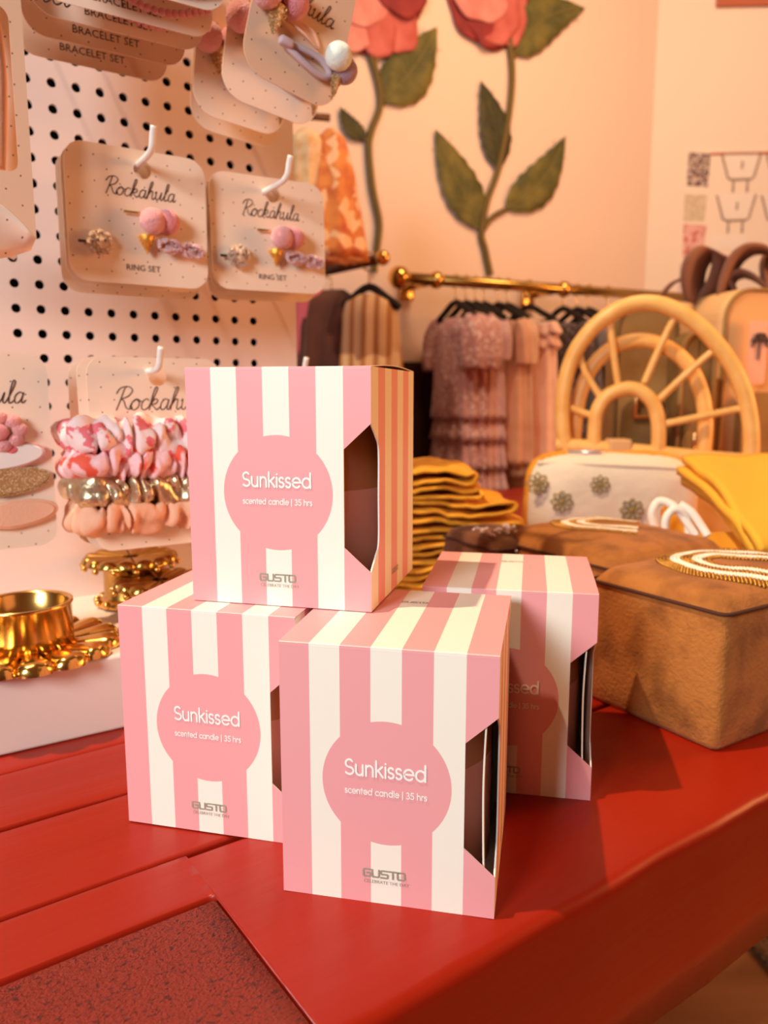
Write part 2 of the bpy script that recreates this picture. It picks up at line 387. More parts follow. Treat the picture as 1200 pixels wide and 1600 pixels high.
SCRIPT = {  # flowing script, x-height .5
 'R': (.66, [_sp([(.10, .0), (.20, .45), (.30, .98)]), _sp([(-.02, .74), (.12, .98), (.45, 1.05), (.66, .88), (.52, .62), (.26, .50), (.36, .40), (.50, .12), (.66, .03), (.78, .12)])]),
 'o': (.44, [_sp([(-.02, .10), (.06, .34), (.24, .50), (.08, .38), (.04, .14), (.18, .0), (.36, .14), (.36, .40), (.24, .50), (.32, .40), (.46, .40)])]),
 'c': (.38, [_sp([(.34, .42), (.22, .50), (.06, .36), (.06, .10), (.20, 0), (.38, .12)])]),
 'k': (.46, [_sp([(-.04, .10), (.16, .62), (.24, .98), (.14, 1.0), (.06, .55), (.03, 0)]), _sp([(.04, .22), (.20, .48), (.34, .44), (.28, .28), (.10, .24), (.26, .10), (.36, 0), (.50, .12)])]),
 'a': (.48, [_sp([(.36, .42), (.22, .50), (.06, .34), (.06, .08), (.18, 0), (.32, .16), (.38, .48), (.35, .12), (.42, .0), (.52, .12)])]),
 'h': (.46, [_sp([(-.02, .12), (.16, .62), (.24, .98), (.14, 1.0), (.06, .55), (.03, 0)]), _sp([(.04, .20), (.18, .46), (.30, .46), (.30, .12), (.38, 0), (.50, .12)])]),
 'u': (.50, [_sp([(.0, .40), (.06, .48), (.06, .14), (.14, .0), (.28, .12), (.38, .48), (.36, .12), (.44, 0), (.54, .14)])]),
 'l': (.26, [_sp([(.0, .12), (.16, .55), (.24, .95), (.14, 1.0), (.08, .5), (.10, .06), (.18, 0), (.30, .12)])]),
}
def lettering(bm, text, font, size, x, z, wd, y, center=True, shear=0, track=0):
    adv = sum(font[c][0] + track for c in text) * size
    cx = x - adv/2 if center else x
    cnt = 0
    for c in text:
        a, strokes = font[c]
        for st in strokes:
            P = []
            for p in st:
                v = Vector((cx + (p[0] + shear*p[1])*size, z + p[1]*size))
                if not P or (v-P[-1]).length > wd*.06: P.append(v)
            if len(P) == 1: P.append(P[0] + Vector((wd*.05, 0)))
            yy = y - .000022*(cnt % 3); cnt += 1
            rows = []
            for i in range(len(P)):
                d0 = (P[i]-P[i-1]).normalized() if i else (P[1]-P[0]).normalized()
                d1 = (P[i+1]-P[i]).normalized() if i < len(P)-1 else d0
                t = d0+d1
                t = t.normalized() if t.length > 1e-4 else d0
                nn = Vector((-t.y, t.x)); k_ = min(1.5, 1/max(.3, nn.dot(Vector((-d0.y, d0.x)))))
                rows.append((P[i]+nn*wd/2*k_, P[i]-nn*wd/2*k_, t))
            # round ends
            t0 = (P[1]-P[0]).normalized(); t1 = (P[-1]-P[-2]).normalized()
            def cap(p, t, lo, hi): return [p + (t*math.sin(R(b)) + Vector((-t.y, t.x))*math.cos(R(b)))*wd/2 for b in range(lo, hi+1, 30)]
            V = [(bm.verts.new((r_[0].x, yy, r_[0].y)), bm.verts.new((r_[1].x, yy, r_[1].y))) for r_ in rows]
            for i in range(len(V)-1): bm.faces.new((V[i][0], V[i][1], V[i+1][1], V[i+1][0]))
            mid = [bm.verts.new((q_.x, yy, q_.y)) for q_ in cap(P[0], -t0, 30, 150)]
            bm.faces.new([V[0][1]] + mid + [V[0][0]])
            mid = [bm.verts.new((q_.x, yy, q_.y)) for q_ in cap(P[-1], t1, 30, 150)]
            bm.faces.new([V[-1][0]] + mid + [V[-1][1]])
        cx += (a + track)*size
def caps_mesh(text, size):
    cu = bpy.data.curves.new('caps', 'FONT'); cu.body = text; cu.size = size; cu.align_x = 'CENTER'; cu.resolution_u = 2
    o = bpy.data.objects.new('caps', cu); COL.objects.link(o)
    bpy.context.view_layer.update()
    me = bpy.data.meshes.new_from_object(o.evaluated_get(bpy.context.evaluated_depsgraph_get()))
    bpy.data.objects.remove(o); bpy.data.curves.remove(cu)
    return me
def caps(name, text, size, x, y, z, m, parent, rot=(PI/2, 0, 0)):
    me = caps_mesh(text, size); me.name = name; me.materials.clear(); me.materials.append(M_[m])
    o = bpy.data.objects.new(name, me); COL.objects.link(o); o.parent = parent; o.location = (x, y, z); o.rotation_euler = rot
    return o

# ------------------------------------------------------------------ room shell
RAIL_A = on_y(630, 434, 1.80); RDIR = Vector((math.cos(R(25)), math.sin(R(25)), 0)); RNRM = Vector((math.sin(R(25)), -math.cos(R(25)), 0))   # towards the viewer
WALL_P = RAIL_A - RNRM*0.17
FLOOR_Z = -0.74
CORNER = on_plane(1012, 350, WALL_P, RNRM); CORNER.z = 0
W2DIR = Vector((math.cos(R(-6)), math.sin(R(-6)), 0)); W2N = Vector((math.sin(R(-6)), -math.cos(R(-6)), 0))
def wall(name, a, b, z0, z1, m, nrm, th=.12):
    bm = bmesh.new(); a = Vector(a); b = Vector(b); q = -nrm*th
    P = [(a.x, a.y, z0), (b.x, b.y, z0), (b.x+q.x, b.y+q.y, z0), (a.x+q.x, a.y+q.y, z0)]
    lo = [bm.verts.new(p) for p in P]; hi = [bm.verts.new((p[0], p[1], z1)) for p in P]
    bm.faces.new(lo[::-1]); bm.faces.new(hi)
    for i in range(4): bm.faces.new((lo[i], lo[(i+1) % 4], hi[(i+1) % 4], hi[i]))
    bmesh.ops.recalc_face_normals(bm, faces=bm.faces)
    return struct(name, bm, m)
wall('wall_back', CORNER - RDIR*2.6, CORNER, FLOOR_Z, 1.9, 'wall_peach', RNRM)
wall('wall_right', CORNER + W2DIR*.0, CORNER + W2DIR*1.7, FLOOR_Z, 1.9, 'wall_cream', W2N)
wz = on_plane(655, 566, WALL_P, RNRM).z
wall('trim_1', CORNER - RDIR*2.6 + RNRM*.012, CORNER + RNRM*.012, FLOOR_Z, wz, 'wainscot', RNRM, .0119)
bm = bmesh.new(); add_box(bm, (-2.6, -2.2, FLOOR_Z-.05), (3.2, 3.6, FLOOR_Z)); struct('floor', bm, 'floor')

# ------------------------------------------------------------------ plank table (local x along the planks)
TY = R(35.5); TD = Vector((math.cos(TY), math.sin(TY), 0)); TQ = Vector((-math.sin(TY), math.cos(TY), 0))
table = thing('plank_table', 'large table of red painted wooden planks carrying all the goods', 'table', (0, 0, 0), TY)
def plank(name, t0, t1, q0, q1, z0, z1, m='wood_red', bev=.003, wob=.0005, seed=0, edge=0.0, notch=None):
    nt_ = max(8, int((t1-t0)/.012)); bm = bmesh.new()
    ts = [t0+(t1-t0)*i/nt_ for i in range(nt_+1)]
    if notch: ts = sorted([t for t in ts if not notch[0]-.001 < t < notch[0]+.012] + [notch[0], notch[0]+.0004, notch[0]+.001, notch[0]+.002, notch[0]+.004, notch[0]+.008])
    nt_ = len(ts)-1
    prof = []   # cross-section (q,z) loop, rounded top corners
    for k in range(5):
        a = R(180-90*k/4); prof.append((q0+bev+bev*math.cos(a), z1-bev+bev*math.sin(a)))
    for k in range(1, 10): prof.append((q0+bev+(q1-q0-2*bev)*k/10, z1))
    for k in range(5):
        a = R(90-90*k/4); prof.append((q1-bev+bev*math.cos(a), z1-bev+bev*math.sin(a)))
    prof += [(q1, z0), (q0, z0)]
    if z1 - z0 > .03: prof += [(q0, z0+(z1-z0)*f) for f in (.25, .5, .75, .9)]
    rings = []
    for i in range(nt_+1):
        t = ts[i]; ring = []
        for (q, z) in prof:
            q_in = q
            if notch and t <= notch[0]: q = q1-(q1-q)*(q1-notch[1])/(q1-q0)
            dz = wob*nz(t*14+seed, q*30, seed) if z > z1-.02 else 0
            dq = 0
            if edge and q_in < q0+.012 and not (notch and t <= notch[0]):
                dq = edge*nz(t*22, z*25, seed+3) + edge*.5*nz(t*70, z*60, seed+5)
                if z > z1-.01: dz += -abs(edge)*.5*max(0, nz(t*35, 1.7, seed))
            ring.append(bm.verts.new((t, q+dq, z+dz)))
        rings.append(ring)
    n = len(prof)
    for i in range(nt_):
        for k in range(n): bm.faces.new((rings[i][k], rings[i][(k+1) % n], rings[i+1][(k+1) % n], rings[i+1][k]))
    bm.faces.new(rings[0]); bm.faces.new(rings[-1][::-1])
    bmesh.ops.recalc_face_normals(bm, faces=bm.faces)
    o = link_mesh(name, bm, m, table, smooth=True); 
    return o
TH = 0.088
plank('front_plank', -.55, 1.55, .190, .3175, -TH, 0, bev=.0055, edge=.0013, seed=1, notch=(.1140, .2820))
rb = plank('rough_plank', -.55, .1126, .185, .2814, -TH, -.0004, m='wood_rough', bev=.0024, wob=.0006, seed=4)
rb['label'] = 'rough-sawn plank inset'
q = .3197
for i, wq in enumerate((.069, .0585, .072, .066, .075, .07, .08, .075, .08, .08, .08, .08)):
    plank('plank', -.55, 1.55, q, q+wq, -.03, (.0 if i % 2 else -.0004), bev=.0022, seed=10+i); q += wq+.0018
bm = bmesh.new(); add_box(bm, (-.5, .32, -TH), (1.5, .40, -.0305)); link_mesh('apron', bm, 'wood_red', table)
for tx in (-.45, 1.45):
    for qy in (.25, 1.1):
        bm = bmesh.new(); add_box(bm, (tx-.04, qy-.04, FLOOR_Z), (tx+.04, qy+.04, -TH if qy < .3 else -.03), .004); link_mesh('leg', bm, 'wood_red', table)

# ------------------------------------------------------------------ striped candle boxes
def carton(name, label, x, y, yaw, z0, bulge, liner):
    root = thing(name, label, 'candle box', (x, y, z0), yaw, 'striped candle boxes stacked on the table')
    hw = BW/2; H = BH
    zt, zi, zj, zb = .775*H, .67*H, .265*H, .167*H
    xi = hw - BW/7
    yd = BD*.158
    side = [(0, zt)] + [tuple(v)[:2] for v in spline([(0, zt, 0), (yd*.62, zt-.0062, 0), (yd, zi-.001, 0), (yd, (zi+zj)/2, 0), (yd, zj+.001, 0), (yd*.62, zb+.0062, 0), (0, zb, 0)], 5)][1:-1] + [(0, zb)]
    bm = bmesh.new()
    def face(pts, mi):
        vs = [bm.verts.new(p) for p in pts]
        f = bm.faces.new(vs); f.material_index = mi; return f
    face([(-hw, 0, 0), (hw, 0, 0), (hw, 0, zb), (xi, 0, zj), (xi, 0, zi), (hw, 0, zt), (hw, 0, H), (-hw, 0, H)], 0)
    fr = face([(hw, 0, 0), (hw, BD, 0), (hw, BD, H), (hw, 0, H)] + [(hw, a, b) for a, b in side], 1)
    face([(-hw, 0, 0), (-hw, 0, H), (-hw, BD, H), (-hw, BD, 0)], 1)
    face([(-hw, BD, 0), (-hw, BD, H), (hw, BD, H), (hw, BD, 0)], 0)
    face([(-hw, 0, 0), (-hw, BD, 0), (hw, BD, 0), (hw, 0, 0)], 2)
    bmesh.ops.remove_doubles(bm, verts=bm.verts, dist=1e-6)
    bmesh.ops.triangulate(bm, faces=[f for f in bm.faces if len(f.verts) > 4])
    o = link_mesh('carton', bm, ['front_print', 'side_print', 'top_print', 'board_white', 'board_white', 'board_white'], root)
    sm = o.modifiers.new('thickness', 'SOLIDIFY'); sm.thickness = .0007; sm.offset = -1
    sm.material_offset = 3; sm.material_offset_rim = 3
    # lid panel with tucked front edge, slightly bowed
    bm = bmesh.new(); nx_, ny_ = 14, 10; g = {}
    for i in range(nx_+1):
        for j in range(ny_+1):
            a = i/nx_; b = j/ny_
            zz = H + .0002 + bulge*math.sin(PI*b)*(a**3)
            g[i, j] = bm.verts.new((-hw + BW*a, BD*b + (.0008 if j == 0 else 0), zz))
        g[i, -1] = bm.verts.new((-hw + BW*a, .0000, H-.0004)); g[i, -2] = bm.verts.new((-hw + BW*a, -.00003, H-.0012))
    for i in range(nx_):
        for j in (-2, -1): bm.faces.new((g[i, j], g[i+1, j], g[i+1, j+1], g[i, j+1]))
        for j in range(ny_): bm.faces.new((g[i, j], g[i+1, j], g[i+1, j+1], g[i, j+1]))
    lid = link_mesh('lid', bm, ['top_print', 'board_white'], root)
    sm = lid.modifiers.new('thickness', 'SOLIDIFY'); sm.thickness = .0004; sm.offset = -1
    sm.material_offset_rim = 0
    if liner:
        bm = bmesh.new(); lx = hw - .0040
        pts = spline([(lx, .0010, zt-.010*0), (lx-.0006, yd*.55, zt-.006), (lx-.0012, yd*.75, .5*H), (lx-.0006, yd*.55, zb+.006), (lx, .0010, zb)], 8)
        A = [bm.verts.new((p.x, .0012, p.z)) for p in pts]; B = [bm.verts.new((p.x, .0012+max(.002, p.y*.4), p.z)) for p in pts]
        zs = [p.z for p in pts]
        for i in range(len(pts)-1): bm.faces.new((A[i], A[i+1], B[i+1], B[i]))
        lo = link_mesh('inner_liner', bm, 'board_white', root); lo['label'] = 'white inner card edge'
        s2 = lo.modifiers.new('thickness', 'SOLIDIFY'); s2.thickness = .0006
    bm = bmesh.new()
    lettering(bm, 'Sunkissed', GEO, .0089, .0000, .0560, .00088, -.00022, track=.012)
    lettering(bm, 'scented candle | 35 hrs', GEO, .0036, .0000, .0479, .00042, -.00022, track=.02)
    link_mesh('white_lettering', bm, 'ink_white', root)
    bm = bmesh.new()
    lettering(bm, 'GUSTO', LOGO, .0043, -.0006, .0118, .00078, -.00022)
    lg = link_mesh('logo', bm, 'foil', root)
    caps('logo_line', 'CELEBRATE THE DAY', .0020, .0002, -.0002, .0090, 'foil', lg)
    bm = bmesh.new(); lettering(bm, 'GUSTO', LOGO, .0030, 0, 0, .00055, 0)
    lo = link_mesh('top_logo', bm, 'foil', root, loc=(0, BD*.74, H+.0004), rot=(-PI/2, 0, 0))
    bm = bmesh.new(); lettering(bm, 'GUSTO', LOGO, .0030, 0, 0, .00055, 0)
    link_mesh('side_logo', bm, 'foil', root, loc=(hw+.0002, BD*.52, .0085), rot=(0, 0, PI/2))
    return root
A_ = carton('candle_box', 'pink striped candle box on top of the pile', -.0488, .3491, -.2435, BH+.0009, .0016, False)
B_ = carton('candle_box', 'pink striped candle box at lower left beside the white display base', -.0830, .3421, -.2380, 0.0002, 0, False)
C_ = carton('candle_box', 'pink striped candle box at the front of the pile, nearest the viewer', .0008, .2896, -.2073, 0.0002, 0, True)
D_ = carton('candle_box', 'pink striped candle box at rear right, half shaded, beside the velvet box', .0635, .3799, -.1879, 0.0002, .0008, True)
def candle(box, label):
    c = thing('scented_candle', label, 'candle', group='candles inside the striped boxes')
    c.location = box.matrix_basis @ Vector((0, BD/2, .0009)); c.rotation_euler = box.rotation_euler
    r = .0395
    bm = bmesh.new(); add_lathe(bm, [(.0, 0), (r-.002, 0), (r, .002), (r, .052), (r, .0521), (r, .096), (r-.0012, .097), (r-.0028, .096), (r-.0028, .006), (0, .006)], 48)
    for f in bm.faces: f.material_index = 1 if f.calc_center_median().z < .052 else 0
    link_mesh('glass', bm, ['candle_glass', 'glass_wax'], c, smooth=True)
    bm = bmesh.new(); add_lathe(bm, [(0, .0062), (r-.003, .0062), (r-.003, .052), (r-.005, .053), (0, .053)], 48)
    link_mesh('wax', bm, 'wax', c, smooth=True)
    bm = bmesh.new(); add_tube(bm, [(0, 0, .052), (0, 0, .062)], .0008, 6); link_mesh('wick', bm, 'board_white', c)
for b, l in ((A_, 'brown glass candle showing in the window of the topmost striped box'),
             (B_, 'brown glass candle showing in the window of the lower left striped box'),
             (C_, 'brown glass candle showing in the window of the frontmost striped box'),
             (D_, 'brown glass candle showing in the window of the rear right striped box')): candle(b, l)

# ------------------------------------------------------------------ white display stand with pegboard
PY = R(33); PS = Vector((math.cos(PY), math.sin(PY), 0)); PN = Vector((math.sin(PY), -math.cos(PY), 0))
P0 = Vector((-.166, .459, 0)); PB = P0 - PN*.16
def bp(u, v, off=0):
    """pixel -> (s, z) on the plane parallel to the pegboard, off metres in front of it"""
    p = on_plane(u, v, PB + PN*off, PN); return ((p-PB).dot(PS), p.z)
def pw(s, z, off=0): return PB + PS*s + PN*off + Vector((0, 0, z))
s_edge = bp(463, 510)[0]; HS0 = bp(397, 535)[0]; HZ0 = (bp(177, 526)[1]+bp(397, 535)[1])/2
HDS = (bp(397, 535)[0]-bp(28, 520)[0])/11.0; HDZ = bp(397, 502)[1]-bp(397, 535)[1]
TRAY_Z = .048
stand = thing('pegboard_stand', 'off white counter display with pegboard back and shallow base', 'display stand', PB, PY)
sL = HS0 - 17*HDS - .03
bm = bmesh.new(); add_box(bm, (sL, -.16, 0), (s_edge, .035, TRAY_Z), .0015); link_mesh('base', bm, 'stand_white', stand)
# perforated panel: local x = s, z up, front face y = 0
bm = bmesh.new(); HR = .0034
krange = range(-6, 17); irange = range(0, 17)
za, zb_ = HZ0 + HDZ*(krange[0]-.5), HZ0 + HDZ*(krange[-1]+.5)
xa, xb = HS0 - HDS*(irange[-1]+.5), HS0 + HDS*.5
NH = 12
for k in krange:
    for i in irange:
        cx, cz = HS0 - HDS*i, HZ0 + HDZ*k
        inn, out, deep = [], [], []
        for j in range(NH):
            a = 2*PI*(j+.5)/NH; ca, sa = math.cos(a), math.sin(a)
            inn.append(bm.verts.new((cx+HR*ca, 0, cz+HR*sa))); deep.append(bm.verts.new((cx+HR*ca, .003, cz+HR*sa)))
            m_ = max(abs(ca)/(HDS/2), abs(sa)/(HDZ/2))
            out.append((cx+ca/m_, cz+sa/m_))
        corners = [(cx+HDS/2, cz+HDZ/2), (cx-HDS/2, cz+HDZ/2), (cx-HDS/2, cz-HDZ/2), (cx+HDS/2, cz-HDZ/2)]
        ov = [bm.verts.new((p[0], 0, p[1])) for p in out]; cv = [bm.verts.new((p[0], 0, p[1])) for p in corners]
        for j in range(NH):
            j2 = (j+1) % NH
            bm.faces.new((inn[j], inn[j2], deep[j2], deep[j]))
            p, q_ = out[j], out[j2]
            onv = lambda t: abs(abs(t[0]-cx)-HDS/2) < 1e-7
            if onv(p) != onv(q_):
                ci = min(range(4), key=lambda c: (corners[c][0]-(p[0]+q_[0])/2)**2+(corners[c][1]-(p[1]+q_[1])/2)**2)
                bm.faces.new((inn[j], ov[j], cv[ci], ov[j2], inn[j2]))
            else: bm.faces.new((inn[j], ov[j], ov[j2], inn[j2]))
def quadxz(x0, x1, z0, z1):
    bm.faces.new([bm.verts.new(p) for p in ((x0, 0, z0), (x1, 0, z0), (x1, 0, z1), (x0, 0, z1))])
quadxz(sL, s_edge, TRAY_Z, za); quadxz(sL, s_edge, zb_, zb_+.03); quadxz(sL, xa, za, zb_); quadxz(xb, s_edge, za, zb_)
bmesh.ops.remove_doubles(bm, verts=bm.verts, dist=1e-6)
bmesh.ops.recalc_face_normals(bm, faces=bm.faces)
link_mesh('pegboard', bm, 'peg_white', stand)
bm = bmesh.new(); t_ = zb_+.03
add_box(bm, (sL, .030, TRAY_Z), (s_edge, .035, t_)); add_box(bm, (s_edge-.004, .0005, TRAY_Z), (s_edge, .030, t_)); add_box(bm, (sL, .0005, TRAY_Z), (sL+.004, .03, t_)); add_box(bm, (sL, .0005, t_-.004), (s_edge, .03, t_))
link_mesh('back_case', bm, 'stand_white', stand)
bm = bmesh.new(); add_box(bm, (sL+.005, .0265, TRAY_Z+.001), (s_edge-.005, .0295, t_-.005)); link_mesh('hole_shade_sheet', bm, 'hole_shade', stand)  # added near-black sheet, paints the shade seen through the peg holes

def peg_hook(s, z, L, label, up=.011, fwd=.006):
    bm = bmesh.new()
    pts = [(0, .012, .0), (0, 0, 0)] + [(0, -L*f, -.0010*math.sin(PI*f)) for f in (.25, .5, .75, .95)] + [(0, -L-.003, .0025), (0, -L-.003-fwd*.5, .003+up*.5), (0, -L-.003-fwd, .003+up)]
    add_tube(bm, spline(pts, 4), .0022, 10)
    o = link_mesh('peg_hook', bm, 'hook_white', None, smooth=True, loc=pw(s, z), rot=(0, 0, PY))
    return tag(o, label, 'hook', 'white wire pegboard hooks')

# ------------------------------------------------------------------ accessory cards
def card_root(name, label, group, tl, br, off, roll=0, cat='accessory card', yaw=0, rx=0):
    s0, z1 = bp(tl[0], tl[1], off); s1, z0 = bp(br[0], br[1], off)
    root = thing(name, label, cat, pw((s0+s1)/2, (z0+z1)/2, off), (rx, roll, PY+yaw), group)
    return root, (s1-s0)/2, (z1-z0)/2
def card_sheet(root, hw, hh, hole=None, r=.009, m='card', window=None, hr=.0062):
    bm = bmesh.new(); loops = [rrect(-hw, hw, -hh, hh, r)]
    if hole: loops.append(circ(hole[0], hole[1], hr)[::-1])
    if window: loops.append(rrect(*window, .004)[::-1])
    plate(bm, loops, .0006)
    return link_mesh('card', bm, m, root)
def script(root, x, z, size, wd, text='Rockahula', track=0.02):
    bm = bmesh.new(); lettering(bm, text, SCRIPT, size, x, z, wd, -.0003, shear=.22, track=track)
    return link_mesh('lettering', bm, 'ink_dark', root)
def pompom(name, root, c, r, m, seed=0):
    bm = bmesh.new(); bmesh.ops.create_icosphere(bm, subdivisions=4, radius=r)
    for v in bm.verts: v.co *= 1 + .05*nz(v.co.x*900+seed, v.co.y*900, v.co.z*900)
    return link_mesh(name, bm, m, root, smooth=True, loc=c)
def glitter_flower(root, c, r):
    bm = bmesh.new()
    for k in range(8):
        a = 2*PI*k/8; add_ball(bm, (r*.68*math.cos(a), 0, r*.68*math.sin(a)), r*.34, 10, 7, (1, .6, 1))
    add_ball(bm, (0, -.001, 0), r*.62, 12, 8, (1, .5, 1))
    for k in range(40):
        a = rnd.random()*2*PI; q_ = r*math.sqrt(rnd.random())*.9
        add_ball(bm, (q_*math.cos(a), -.0025, q_*math.sin(a)), r*.1, 6, 5)
    o = link_mesh('flower_ring', bm, 'champ_glitter', root, smooth=True, loc=c)
    bm = bmesh.new(); add_box(bm, (-r-.005, .0008, -.0008), (-r+.003, .0018, .0010), .0003); link_mesh('band', bm, 'metal_dark', o)
    bm = bmesh.new()
    for dx in (-1, 1): add_ball(bm, (dx*r*.25, -r*.42, r*.12), r*.1, 8, 6)
    link_mesh('eye', bm, 'ink_dark', o)
    return o
def glitter_cone(root, c, r, h, m='gold_cone', rot=0):
    bm = bmesh.new(); add_lathe(bm, [(0, -h), (r*.35, -h*.72), (r*.75, -h*.3), (r, 0), (r*.8, h*.08), (0, h*.1)], 14)
    for k in range(46):
        t = rnd.random(); a = rnd.random()*2*PI; q_ = r*(1-t)+.0004
        add_ball(bm, (q_*math.cos(a), q_*math.sin(a), -h*t), r*.13, 5, 4)
    return link_mesh('cone', bm, m, root, smooth=True, loc=c, rot=(0, rot, 0))
def glitter_bow(root, c, r):
    bm = bmesh.new()
    for sx_ in (-1, 1):
        for st in range(3):
            pts = []
            for k in range(20):
                a = 2*PI*k/20
                x = sx_*r*(.10+.45*(1-math.cos(a))); z = r*(.30-.06*st)*math.sin(a) + r*.05*math.sin(3*a+st*2)
                pts.append((x, -.002-.0015*math.sin(2*a+st*2.1), z))
            add_tube(bm, pts, 0, 7, closed=True, rfun=lambda f, a, s_=st: r*(.075+.02*math.sin(f*70+s_)))
        add_ball(bm, (sx_*r*.52, -.0005, 0), r*.26, 10, 7, (1.2, .5, .9))
    for k in range(36):
        q_ = rnd.uniform(-1, 1); add_ball(bm, (q_*r, -.0040-.001*rnd.random(), (rnd.random()-.5)*r*.62*math.sqrt(abs(q_))), r*.045, 5, 4)
    o = link_mesh('bow_ring', bm, 'pink_glitter', root, smooth=True, loc=c, rot=(0, R(6), 0))
    bm = bmesh.new(); add_ball(bm, (0, -.002, 0), r*.15, 10, 8, (.9, 1, 1.2)); link_mesh('knot', bm, 'pink_glitter', o, smooth=True)
    return o
def ring_card(tl, br, off, label, full=True, roll=0):
    root, hw, hh = card_root('ring_set_card', label, 'speckled ring set cards', tl, br, off, roll)
    card_sheet(root, hw, hh, (.07*hw, .72*hh), r=.013)
    if full:
        k = hw/.052
        script(root, .02*hw, .30*hh, .0122*k, .00058)
        caps('caption', 'RING SET', .0062*k, .02*hw, -.0003, -.79*hh, 'ink_dark', root)
        glitter_flower(root, (-.59*hw, -.004, -.44*hh), .0098*k)
        p = pompom('pompom', root, (.13*hw, -.0085, -.06*hh), .0094*k, 'pom_pink', 1)
        pompom('pompom', root, (.36*hw, -.0055, -.04*hh), .0094*k, 'pom_rose', 5)
        glitter_cone(root, (.06*hw, -.004, -.28*hh), .0056*k, .0125*k)
        glitter_bow(root, (.54*hw, -.005, -.42*hh), .0170*k)
        bm = bmesh.new(); add_box(bm, (-.24*hw, -.0025, .04*hh), (.0*hw, -.0012, .04*hh+.002), .0004); link_mesh('ring_band', bm, 'metal_gold', root)
    return root
rcA = ring_card((97, 214), (326, 453), .078, 'front ring set card on the left hook, above the scrunchies')
ring_card((92, 220), (321, 459), .066, 'second ring set card on the left hook, just behind the front one', False)
ring_card((84, 232), (313, 470), .050, 'rearmost ring set card on the left hook, edge showing at left', False)
rcB = ring_card((326, 262), (508, 462), .070, 'front ring set card on the right hook, beside the pegboard edge', roll=R(-1))
ring_card((322, 268), (500, 468), .058, 'second ring set card on the right hook, behind the front one', False, R(-2))
ring_card((316, 276), (492, 476), .046, 'rearmost ring set card on the right hook, lower edge showing below', False, R(-2))
s_, z_ = bp(217, 262, .078); peg_hook(s_, z_+.003, .106, 'white hook holding the left pile of ring set cards')
s_, z_ = bp(414, 304, .070); peg_hook(s_, z_+.003, .106, 'white hook holding the right pile of ring set cards')

# bracelet cards, top left
BRC = [((62, -215), (352, 24), .150), ((48, -175), (333, 64), .128), ((36, -150), (318, 84), .108), ((24, -128), (290, 108), .084), ((10, -105), (262, 132), .058)]
BRL = ['frontmost bracelet set card, lowest edge just in view at the top left', 'second bracelet set card from the front with pink beads showing above its caption', 'third bracelet set card from the front, middle of the pile',
       'fourth bracelet set card from the front, mostly hidden', 'rearmost bracelet set card, closest to the pegboard holes']
for i, (tl, br, off) in enumerate(BRC):
    root, hw, hh = card_root('bracelet_set_card', BRL[i], 'bracelet set cards at the top left', tl, br, off)
    card_sheet(root, hw, hh, (0, .8*hh), r=.014, m='card' if i < 3 else 'card_warm')
    if i: caps('caption', 'BRACELET SET', .0066, -.02*hw, -.0003, -.80*hh, 'ink_dark', root)
    bm = bmesh.new()
    for r_ in range(3):
        for k in range(16): add_ball(bm, (-.3*hw+k*.0042, -.004, -.52*hh+r_*.011-.008*math.sin(PI*k/15)+.002), .0024, 8, 6)
    if i in (0, 1, 2): link_mesh('bracelet_beads', bm, 'pom_rose' if i else 'peach_fabric', root, smooth=True)
    else: bm.free()
s_, z_ = bp(205, -150, .15); peg_hook(s_, z_, .165, 'white hook above the frame holding the bracelet cards')
s_, z_ = bp(72, 28, .012); o = peg_hook(s_-.004, z_, .022, 'short white hook end at top left beside the tall windowed pack', .004, .002)

# clip cards, top middle
CLC = [((392, -130), (545, 168), .165, R(14), 'frontmost hair clip card with mint pompom and lilac bow clip'),
       ((352, -95), (508, 196), .120, R(9), 'second hair clip card with lilac clip, behind the mint pompom card'),
       ((302, -60), (452, 212), .085, R(6), 'third hair clip card with pink pompom and gold cone at its left'),
       ((298, -40), (444, 232), .062, R(6), 'rearmost hair clip card, lower edge showing below the others')]
for i, (tl, br, off, roll, lab) in enumerate(CLC):
    root, hw, hh = card_root('hair_clip_card', lab, 'hair clip cards at the top middle', tl, br, off, roll)
    card_sheet(root, hw, hh, (0, .85*hh), r=.017, m='card_warm' if i == 0 else 'card')
    if i == 0: script(root, -.16*hw, .06*hh, .0125, .00058)
    if i < 3:
        # ice cream clip with two pompoms
        pompom('pompom', root, (-.86*hw, -.010, -.06*hh), .0098, 'pom_pink', i); pompom('pompom', root, (-.30*hw, -.007, .03*hh), .0098, 'pom_rose', i+9)
        glitter_cone(root, (-.56*hw, -.006, -.15*hh), .0068, .0150, 'gold_glitter')
        bm = bmesh.new(); add_tube(bm, spline([(-.34*hw, -.002, -.16*hh), (.05*hw, -.004, -.24*hh), (.42*hw, -.002, -.30*hh), (.20*hw, -.003, -.13*hh), (-.20*hw, -.002, -.10*hh)], 6), .0010, 8)
        link_mesh('clip', bm, 'peach_fabric', root, smooth=True)
        bm = bmesh.new(); add_tube(bm, spline([(-.22*hw, -.004, -.50*hh), (.15*hw, -.005, -.60*hh), (.55*hw, -.004, -.64*hh), (.72*hw, -.004, -.56*hh), (.40*hw, -.005, -.44*hh), (-.16*hw, -.004, -.46*hh)], 6, True), .0022, 8, closed=True)
        bw_ = link_mesh('lilac_clip', bm, 'lilac_fabric', root, smooth=True)
        bm = bmesh.new(); add_box(bm, (-.42*hw, -.009, -.545*hh), (-.14*hw, -.003, -.435*hh), .0018, 3); link_mesh('ribbon', bm, 'lilac_fabric', bw_, smooth=True)
        pompom('pompom', root, (.72*hw, -.012, -.37*hh), .0086, 'pom_mint', 3); pompom('pompom', root, (.98*hw, -.006, -.43*hh), .0084, 'pom_lilac', 4)
        glitter_cone(root, (.84*hw, -.006, -.58*hh), .0036, .0140, 'gold_glitter')
